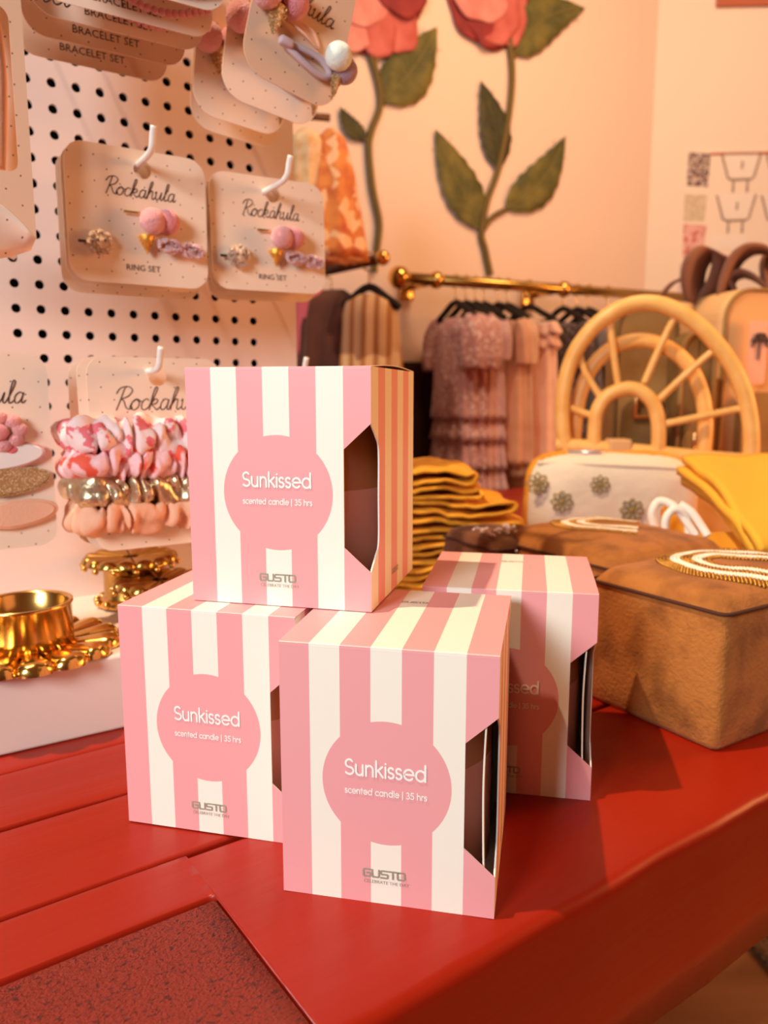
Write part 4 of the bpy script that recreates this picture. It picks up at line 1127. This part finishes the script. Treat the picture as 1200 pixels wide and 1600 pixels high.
pp_ = on_y(1170, 552, 1.33); pt.location = (Matrix.Translation(b2_.location) @ Matrix.Rotation(R(14), 4, 'Z')).inverted() @ pp_
pt.location.y = -.0955
bm = bmesh.new(); add_tube(bm, [(0, -.002, -.012), (.002, -.002, .02)], .0016, 6)
for k in range(7):
    a = R(-20+ k*37); add_tube(bm, spline([(.002, -.002, .02), (.002+.010*math.cos(a), -.002, .022+.011*math.sin(a)), (.002+.017*math.cos(a), -.002, .014+.013*math.sin(a))], 4), .0019, 6)
link_mesh('palm_print', bm, 'ink_dark', pt)
b3, hw3, t3 = backpack('backpack', 'dark tan canvas backpack between the olive one and the sand one', 1046, 1100, 520, 1.27, 'olive_bag', 'tan_bag', .06, R(5), .03)
bm = bmesh.new(); add_tube(bm, [(-.012, -.052, t3*.40), (-.012, -.056, t3*.47), (.012, -.056, t3*.47), (.012, -.052, t3*.40)], .0035, 8, closed=True); link_mesh('buckle', bm, 'metal_gold', b3, smooth=True)
def strap(parent_t, pts, wd, y0, tw=0):
    bm = bmesh.new(); P = spline(pts, 8); rows = []
    for i, p in enumerate(P):
        rows.append((bm.verts.new(p + Vector((-.3*wd*tw, -wd/2, 0))), bm.verts.new(p + Vector((.3*wd*tw, wd/2, 0)))))
    for i in range(len(rows)-1): bm.faces.new((rows[i][0], rows[i+1][0], rows[i+1][1], rows[i][1]))
    o = link_mesh('strap', bm, 'brown_strap', parent_t, smooth=True); s = o.modifiers.new('thickness', 'SOLIDIFY'); s.thickness = .006
    return o
iv = (Matrix.Translation(b2_.location) @ Matrix.Rotation(R(14), 4, 'Z')).inverted()
def sp_(l): return [iv @ on_y(u, v, y) for u, v, y in l]
strap(b2_, sp_([(1086, 476, 1.42), (1080, 440, 1.40), (1088, 406, 1.39), (1110, 391, 1.40), (1132, 402, 1.43), (1126, 440, 1.45), (1104, 474, 1.46)]), .07, 0, 2.2)
strap(b2_, sp_([(1126, 474, 1.42), (1132, 440, 1.41), (1150, 402, 1.40), (1180, 386, 1.40), (1215, 400, 1.41), (1235, 470, 1.42)]), .07, 0, 1.8)
strap(b2_, sp_([(1158, 476, 1.46), (1140, 440, 1.45), (1160, 425, 1.44), (1192, 440, 1.43), (1230, 480, 1.43)]), .07, 0, 1.6)
strap(b2_, sp_([(1030, 462, 1.48), (1050, 440, 1.46), (1078, 430, 1.44), (1090, 428, 1.43)]), .022, 0, .5)
strap(b2_, sp_([(1200, 470, 1.5), (1192, 420, 1.5), (1208, 395, 1.5), (1225, 420, 1.5)]), .07, 0, 1.8)

# ------------------------------------------------------------------ wall rail with hanging clothes
RAIL_L = .92
def railp(d): return RAIL_A + RDIR*d
rail = thing('clothes_rail', 'brass wall rail with ball finial holding the little dresses', 'clothes rail', RAIL_A, R(25))
bm = bmesh.new(); add_tube(bm, [(0, 0, 0), (RAIL_L, 0, 0)], .0125, 14); link_mesh('bar', bm, 'old_brass', rail, smooth=True)
bm = bmesh.new(); add_ball(bm, (-.010, 0, 0), .026, 18, 12); add_lathe(bm, [(0, 0), (.017, 0), (.017, .01), (0, .01)], 18, (0, 0, -.0)); link_mesh('finial', bm, 'brass', rail, smooth=True)
for bx in (.085, .45):
    bm = bmesh.new(); add_tube(bm, [(bx, 0, 0), (bx, .155, 0)], .009, 10); add_ball(bm, (bx, 0, 0), .020, 14, 10); add_box(bm, (bx-.02, .148, -.03), (bx+.02, .157, .03), .003)
    link_mesh('bracket', bm, 'brass', rail, smooth=True)
for k in range(16):
    pass
def rail_d(u):   # distance along the rail that shows at pixel column u
    lo, hi = 0, 2.0
    for _ in range(40):
        m_ = (lo+hi)/2; p = railp(m_)-CAM
        if 600+FPX*p.dot(RT)/p.dot(FW) < u: lo = m_
        else: hi = m_
    return lo
def hanger(root_pos, yaw, label, half=.125):
    root = thing('hanger', label, 'hanger', root_pos, yaw, 'black hangers on the brass rail')
    bm = bmesh.new()
    add_tube(bm, spline([(0, -half, -.088), (0, -half*.6, -.070), (0, 0, -.048), (0, half*.6, -.070), (0, half, -.088)], 6), .0075, 8)
    add_tube(bm, [(0, -half, -.088), (0, half, -.088)], .0045, 6)
    link_mesh('shoulder', bm, 'black', root, smooth=True)
    bm = bmesh.new(); add_tube(bm, [(0, 0, -.048), (0, 0, -.028)] + [(0, .0165*math.sin(R(a)), -.0005-.0165*math.cos(R(a))) for a in range(0, 250, 25)], .0018, 6)
    link_mesh('hook', bm, 'metal_gold', root, smooth=True)
    return root
def garment(name, label, pos, yaw, prof, m, pleats=9, amp=.12, seed=0, cat='dress', group='little clothes on the brass rail', sleeves=None, ruffles=(), m2=None):
    """prof: (z below the hook, half width across the hanger, half thickness); pos = hook point"""
    root = thing(name, label, cat, pos, yaw, group)
    bm = bmesh.new(); n_ = 72; rings = []
    # densify
    P = []
    for i in range(len(prof)-1):
        a, b = prof[i], prof[i+1]
        st = max(1, int(abs(b[0]-a[0])/.012))
        for k in range(st): P.append(tuple(a[q_]+(b[q_]-a[q_])*k/st for q_ in range(3)))
    P.append(prof[-1]); ztop, zbot = prof[0][0], prof[-1][0]
    for (z, hwid, ht) in P:
        f = (z-ztop)/(zbot-ztop+1e-9); ring = []
        for k in range(n_):
            a = 2*PI*k/n_
            md = 1 + amp*(.25+.75*f)*math.sin(pleats*a + 1.3*nz(a*2, seed, f*2)*2 + seed) + .06*nz(math.cos(a)*2+seed, math.sin(a)*2, z*14)
            md2 = 1 + .5*amp*(.3+f)*math.sin(pleats*a+seed)
            ring.append(bm.verts.new((ht*math.cos(a)*md*(1.15), hwid*math.copysign(abs(math.sin(a))**.9, math.sin(a))*md2, -z+.004*nz(a*3, seed, 1)*(1 if f > .98 else 0))))
        rings.append(ring)
    for i in range(len(rings)-1):
        for k in range(n_): bm.faces.new((rings[i][k], rings[i][(k+1) % n_], rings[i+1][(k+1) % n_], rings[i+1][k]))
    bm.faces.new(rings[0]); bm.faces.new(rings[-1][::-1])
    bmesh.ops.recalc_face_normals(bm, faces=bm.faces)
    link_mesh('body', bm, m, root, smooth=True)
    if sleeves:
        L, r0, r1, spread = sleeves
        for sg in (-1, 1):
            bm = bmesh.new(); hwid = prof[1][1]
            pts = spline([(0, sg*hwid*.92, -prof[0][0]-.012), (0, sg*(hwid+spread*.6), -prof[0][0]-.03), (0, sg*(hwid+spread), -prof[0][0]-L*.6), (0, sg*(hwid+spread*.9), -prof[0][0]-L)], 6)
            add_tube(bm, pts, 0, 18, rfun=lambda f, a, s=seed: (r0+(r1-r0)*math.sin(f*PI*.8))*(1+.16*math.sin(6*a+s+4*f)))
            link_mesh('sleeve', bm, m, root, smooth=True)
    for (zr, hwid, ht, dh) in ruffles:
        bm = bmesh.new(); rows = []
        for i in range(5):
            f = i/4
            rows.append([bm.verts.new((ht*(1+.28*f)*math.cos(2*PI*k/96)*(1+.22*f*math.sin(13*2*PI*k/96+seed)), hwid*(1+.10*f)*math.sin(2*PI*k/96)*(1+.10*f*math.sin(13*2*PI*k/96+seed)), -zr-dh*f+.003*math.sin(9*2*PI*k/96)*f)) for k in range(96)])
        for i in range(4):
            for k in range(96): bm.faces.new((rows[i][k], rows[i][(k+1) % 96], rows[i+1][(k+1) % 96], rows[i+1][k]))
        o = link_mesh('ruffle', bm, m2 or m, root, smooth=True); o.modifiers.new('thickness', 'SOLIDIFY').thickness = .003
    return root
def tiers(z0, tl, w0, t0):
    out = []; z = z0; w_, t = w0, t0
    for L in tl:
        out += [(z, w_, t), (z+L-.002, w_*1.16, t*1.35)]; z += L; w_ *= 1.04; t *= 1.06
    return out
CL = [  # pixel column on rail, length, material, kind, label
 (712, 'mauve_glit', 'tier', .45, 'mauve glitter tiered dress at the left end of the brass rail'),
 (728, 'mauve_glit', 'tier', .47, 'second mauve glitter tiered dress from the left, with puffed sleeve'),
 (743, 'rose_glit', 'tier', .42, 'dusky rose tiered dress right of the two mauve glitter dresses'),
 (757, 'lilac_tulle', 'tier', .44, 'lilac glitter dress in the middle of the rail'),
 (778, 'peach_knit', 'plain', .33, 'plain peach dress in the middle of the rail, hem well above its neighbours'),
 (793, 'beige_cotton', 'plain', .36, 'pale beige dress between the peach dress and the pink ruffled one'),
 (826, 'pink_cotton', 'ruffle', .40, 'pale pink dress with ruffled bib beside the dark clothes'),
 (880, 'charcoal', 'plain', .38, 'charcoal dress just right of the pink ruffled dress'),
 (902, 'slate', 'plain', .36, 'slate grey dress showing left of the rattan arch'),
 (920, 'charcoal', 'plain', .40, 'charcoal dress behind the left of the rattan arch'),
 (950, 'slate', 'plain', .36, 'slate grey dress at the right end of the rail behind the rattan arch'),
]
for i, (u, m, kind, ln, lab) in enumerate(CL):
    d = rail_d(u); pos = railp(d); yw = R(25) + R(rnd.uniform(-5, 5))
    hanger(pos, yw, 'black hanger carrying the ' + ' '.join(lab.split(',')[0].split()[:12]), .10)
    z0 = .094
    if kind == 'tier':
        pr_f = [(z0-.012, .035, .010), (z0, .080, .016), (z0+.02, .090, .022)] + tiers(z0+.025, (.20, .05, .065, .055, ln-.38+.02), .084, .022)
        garment('tiered_dress', lab, pos - Vector((0, 0, .001)), yw, pr_f, m, 11, .14, i, sleeves=(.12, .022, .034, .018) if i in (0, 1) else (.10, .016, .022, .010))
    elif kind == 'ruffle':
        pr_f = [(z0-.012, .035, .010), (z0, .095, .018), (z0+.03, .10, .024), (z0+ln, .125, .036)]
        garment('ruffled_dress', lab, pos - Vector((0, 0, .001)), yw, pr_f, m, 8, .10, i, ruffles=((z0-.004, .10, .022, .03), (z0+.026, .098, .026, .03)), m2='pink_cotton')
    else:
        pr_f = [(z0-.012, .035, .009), (z0, .095, .014), (z0+.03, .10, .018), (z0+ln, .118, .026)]
        garment('plain_dress', lab, pos - Vector((0, 0, .001)), yw, pr_f, m, 7, .12, i, sleeves=(.11, .015, .020, .008))
# pale blue tulle scrap on rail right
# --- arm rail at left with garments behind the pegboard
AR0 = on_y(598, 403, 1.50); AR1 = on_y(470, 432, 1.62)
arm = thing('clothes_rail', 'short dark brass rail end behind the pegboard, left of the long rail', 'clothes rail', AR0)
bm = bmesh.new(); add_tube(bm, [(0, 0, 0), AR1-AR0, (AR1-AR0)*2.2], .010, 12); link_mesh('bar', bm, 'metal_dark', arm, smooth=True)
bm = bmesh.new(); add_ball(bm, (0, 0, 0), .014, 14, 10); link_mesh('finial', bm, 'brass', arm, smooth=True)
def at_arm(u):
    f = (u-598)/(470-598); return AR0.lerp(AR1, f)
ayaw = math.atan2((AR0-AR1).y, (AR0-AR1).x)
def left_garment(name, lab, pos, yaw, prof, m, seed, hang=True, cat='dress', **k):
    garment(name, lab, pos, yaw, prof, m, 8, .14, seed, cat, 'clothes hanging behind the pegboard', **k)
pA = at_arm(578)
h_ = hanger(pA, R(75), 'black hanger carrying the cream striped dress left of the long rail', .06); h_['group'] = 'black hangers on the short rail'
left_garment('striped_dress', 'cream dress with tan stripes hanging left of the long rail', pA, R(80), [(.062, .02, .010), (.075, .045, .018), (.10, .055, .025), (.22, .066, .035), (.42, .078, .045)], 'striped_cloth', 2)
pB = at_arm(520)
h_ = hanger(pB, R(70), 'black hanger carrying the dark brown dress behind the pegboard', .08); h_['group'] = 'black hangers on the short rail'
left_garment('dark_dress', 'dark brown dress hanging beside the pegboard edge', pB, R(60), [(.04, .03, .012), (.06, .06, .03), (.11, .07, .04), (.42, .09, .05)], 'brown_dark', 4)
pC = at_arm(488)
left_garment('pink_top', 'bright pink top peeping out past the pegboard edge', pC + Vector((-.004, -.02, 0)), R(60), [(.03, .03, .010), (.05, .035, .014), (.15, .035, .016), (.165, .03, .014)], 'hot_pink', 5)
# upper rail garments
UR0 = on_y(505, 196, 1.40); UR1 = on_y(440, 190, 1.40)
arm2 = thing('clothes_rail', 'short rail end hidden behind the hair clip cards, holding the orange top', 'clothes rail', UR0)
bm = bmesh.new(); add_tube(bm, [Vector((.012, 0, .012)), (UR1-UR0)*2.5+Vector((0, 0, .012))], .006, 10); link_mesh('bar', bm, 'metal_dark', arm2, smooth=True)
left_garment('paisley_dress', 'orange paisley dress hanging above the dark brown one', on_y(516, 200, 1.40), R(15), [(.006, .02, .010), (.02, .03, .022), (.08, .045, .036), (.16, .05, .048), (.218, .055, .054)], 'paisley', 7)
left_garment('puff_sleeve_top', 'cream gathered top hanging left of the orange paisley dress', on_y(478, 202, 1.38), R(15), [(.004, .02, .012), (.022, .035, .026), (.06, .03, .024), (.15, .03, .022)], 'cream_stripe', 8)

# ------------------------------------------------------------------ rose wall decals
WN = RNRM
def wp(u, v, off=.006): return on_plane(u, v, WALL_P + WN*off, WN)
WY = R(25)
def decal_root(name, label, u, v): 
    p = wp(u, v, .006); return thing(name, label, 'wall decal', p, WY, 'giant rose wall decals'), p
def loc2(p, o):
    d = p-o; return (d.dot(RDIR), -d.dot(RNRM), d.z)
def leaf(root, o, base, tip, width, m, seed=0, bend=.12):
    b = Vector(loc2(wp(*base), o)); t = Vector(loc2(wp(*tip), o)); ax = t-b; L = ax.length; ax.normalize(); sd = Vector((-ax.z, 0, ax.x))
    bm = bmesh.new(); n_ = 26; rows = []
    def cen(f): return b + ax*L*f + sd*(bend*L*math.sin(PI*f))
    for i in range(n_+1):
        f = i/n_; w_ = width*(math.sin(PI*min(1, f**.80))**.85)*(1 - .25*f) * (1+.05*math.sin(f*44+seed)); w_ = max(w_, .0012)
        rows.append([bm.verts.new(cen(f)+sd*w_*g_+Vector((0, -.0035*(abs(g_) if 1 else 0)-.001, 0))) for g_ in (-1, -.5, 0, .5, 1)])
    for i in range(n_):
        for k in range(4): bm.faces.new((rows[i][k], rows[i][k+1], rows[i+1][k+1], rows[i+1][k]))
    lf = link_mesh('leaf', bm, m, root, smooth=True); lf.modifiers.new('thickness', 'SOLIDIFY').thickness = .0012
    bm = bmesh.new(); add_tube(bm, [cen(f/10)+Vector((0, -.003, 0)) for f in range(0, 10)], .0016, 5)
    for k in range(1, 6):
        f = k/7
        for sg in (-1, 1):
            w_ = width*math.sin(PI*f**.8)**.85*.72
            add_tube(bm, [cen(f)+Vector((0, -.003, 0)), cen(min(.97, f+.16))+sd*sg*w_+Vector((0, -.0045, 0))], .0008, 4)
    link_mesh('vein', bm, 'leaf_vein' if m == 'leaf' else 'leaf', lf, smooth=True)
def stem(root, o, px, r):
    bm = bmesh.new(); P = [Vector(loc2(wp(u, v, .0095), o)) for u, v in px]; P = spline(P, 8)
    add_tube(bm, P, r, 8); link_mesh('stem', bm, 'stem', root, smooth=True)
def bloom(root, o, petals):
    for i, (u, v, ru, rv, rot, m) in enumerate(petals):
        c = Vector(loc2(wp(u, v, .004+.003*i), o)); k = (wp(u+1, v)-wp(u, v)).length
        bm = bmesh.new(); g = []
        n1 = 40
        for rr in (.02, .25, .5, .75, .9, 1):
            row = []
            for j in range(n1):
                a = 2*PI*j/n1; wob = 1+.06*math.sin(3*a+i*2)+.035*math.sin(7*a+i)
                x = ru*k*1.35*rr*math.cos(a)*wob; z = rv*k*1.35*rr*math.sin(a)*wob
                row.append(bm.verts.new((x*math.cos(rot)-z*math.sin(rot), -.010*(1-rr*rr)*(1 if i % 2 else .6)-.012*max(0, -math.sin(a))*rr*rr*.5, x*math.sin(rot)+z*math.cos(rot))))
            g.append(row)
        for q_ in range(5):
            for j in range(n1): bm.faces.new((g[q_][j], g[q_][(j+1) % n1], g[q_+1][(j+1) % n1], g[q_+1][j]))
        bm.faces.new(g[0])
        bmesh.ops.recalc_face_normals(bm, faces=bm.faces)
        pe = link_mesh('petal', bm, m, root, smooth=True, loc=c)
        pe.modifiers.new('thickness', 'SOLIDIFY').thickness = .0015
r1, o1 = decal_root('rose_decal', 'giant pink rose decal with winding stem, left one on the mural wall', 586, 400)
stem(r1, o1, [(584, 425), (590, 380), (592, 345), (582, 295), (576, 235), (580, 205), (594, 165), (590, 125), (574, 70)], .0085)
stem(r1, o1, [(576, 228), (570, 216)], .005); stem(r1, o1, [(592, 160), (598, 152)], .006); stem(r1, o1, [(572, 66), (555, 68), (532, 80), (515, 100)], .006)
leaf(r1, o1, (570, 219), (530, 168), .026, 'leaf_dark', 1, .10)
leaf(r1, o1, (594, 158), (681, 44), .066, 'leaf', 2, -.06)
leaf(r1, o1, (578, 62), (652, -22), .05, 'leaf_dark', 3, .0); leaf(r1, o1, (548, 66), (512, 66), .03, 'leaf_dark', 4, .1)
bloom(r1, o1, [(570, -10, 70, 55, 0, 'rose_c'), (522, 5, 40, 42, .3, 'rose_a'), (608, 8, 30, 48, .3, 'rose_a'), (580, 20, 30, 42, .25, 'rose_a'), (545, 28, 36, 34, -.1, 'rose_b'), (552, -12, 40, 34, .1, 'rose_b'), (625, -25, 34, 30, .2, 'rose_c')])
r2, o2 = decal_root('rose_decal', 'giant red rose decal with four big leaves, right one on the mural wall', 755, 400)
stem(r2, o2, [(766, 430), (758, 390), (752, 362), (762, 310), (778, 265), (795, 180), (800, 110), (792, 40)], .0085)
stem(r2, o2, [(756, 358), (768, 340), (792, 326)], .006); stem(r2, o2, [(800, 95), (806, 80)], .006)
leaf(r2, o2, (753, 358), (679, 203), .062, 'leaf', 5, .02)
leaf(r2, o2, (790, 326), (882, 214), .058, 'leaf', 6, -.10)
leaf(r2, o2, (778, 264), (750, 127), .052, 'leaf_dark', 7, -.06)
leaf(r2, o2, (804, 84), (912, 14), .062, 'leaf', 8, .12)
bloom(r2, o2, [(768, -18, 52, 52, 0, 'rose_c'), (735, 5, 26, 34, .4, 'rose_c'), (795, 15, 22, 34, -.2, 'rose_a'), (758, 26, 22, 28, .2, 'rose_c'), (778, 10, 24, 36, 0, 'rose_a'), (752, -8, 30, 26, .2, 'rose_b')])

# ------------------------------------------------------------------ right wall poster and frame
W2P = CORNER.copy()
def w2(u, v, off=.002): return on_plane(u, v, W2P + W2N*off, W2N)
po = w2(1090, 360, .0015)
poster = thing('wall_poster', 'cream poster with drawn baskets and pattern swatches on the right wall', 'poster', po, R(-6))
def l2(u, v):
    d = w2(u, v)-po; return (d.dot(W2DIR), d.z)
bm = bmesh.new(); plate(bm, [[l2(1070, 232), l2(1052, 520), l2(1330, 520), l2(1330, 226)]], .0015); link_mesh('sheet', bm, 'poster', poster)
def flat(name, quads, m, y=-.0012):
    bm = bmesh.new(); plate(bm, [[l2(*p) for p in quads]], .0008, y); return link_mesh(name, bm, m, poster)
flat('swatch', [(1076, 238), (1110, 240), (1106, 292), (1073, 290)], 'print_dark')
flat('swatch', [(1070, 303), (1105, 305), (1100, 345), (1068, 345)], 'print_sage')
flat('swatch', [(1068, 350), (1104, 352), (1097, 404), (1066, 402)], 'print_pink')
flat('swatch', [(1062, 412), (1096, 412), (1090, 470), (1058, 470)], 'print_lav')
flat('rod', [(1110, 239), (1210, 237), (1210, 241), (1110, 243)], 'frame_red')
flat('caption_panel', [(1112, 368), (1168, 366), (1166, 388), (1110, 390)], 'print_white')
def basket(cu, cv):
    o = flat('basket_drawing', [(cu-24, cv-22), (cu+28, cv-24), (cu+18, cv+14), (cu-16, cv+15)], 'print_white')
    bm = bmesh.new()
    for px in ([(cu-28, cv-20), (cu-19, cv+16), (cu-14, cv+19), (cu+17, cv+18), (cu+22, cv+14), (cu+33, cv-22)], [(cu-10, cv+20), (cu-11, cv+38)], [(cu+12, cv+19), (cu+11, cv+38)], [(cu+4, cv-10), (cu+3, cv+2)]):
        add_tube(bm, [(l2(*p)[0], -.0018, l2(*p)[1]) for p in px], .0028, 6)
    link_mesh('outline', bm, 'print_grey', o, smooth=True)
for cu, cv in ((1156, 262), (1148, 326), (1226, 262), (1218, 326)): basket(cu, cv)
fr0 = w2(1180, -30, .012)
frame = thing('picture_frame', 'red-brown picture frame cut off at the top right corner', 'picture frame', fr0, R(-6))
def l3(u, v):
    d = w2(u, v)-fr0; return (d.dot(W2DIR), d.z)
bm = bmesh.new(); plate(bm, [[l3(1119, 12), l3(1260, 9), l3(1265, -140), l3(1124, -140)], [l3(1124, 4), l3(1254, 1), l3(1258, -132), l3(1128, -132)]], .012, -.001); link_mesh('frame', bm, 'frame_red', frame)
bm = bmesh.new(); plate(bm, [[l3(1123, 5), l3(1255, 2), l3(1259, -133), l3(1127, -133)]], .003, .006); link_mesh('picture', bm, 'frame_red', frame)

# ------------------------------------------------------------------ rug under the table at the lower right
rug_c = on_z(1180, 1520, FLOOR_Z)
bm = bmesh.new()
add_box(bm, (-.05, -.35, 0), (.6, .5, .012), .005)
rug = link_mesh('jute_rug', bm, 'rug', None, loc=(rug_c.x+.075, rug_c.y, FLOOR_Z+.0003), rot=(0, 0, R(8)))
tag(rug, 'dark woven jute rug on the floor below the table at lower right', 'rug')
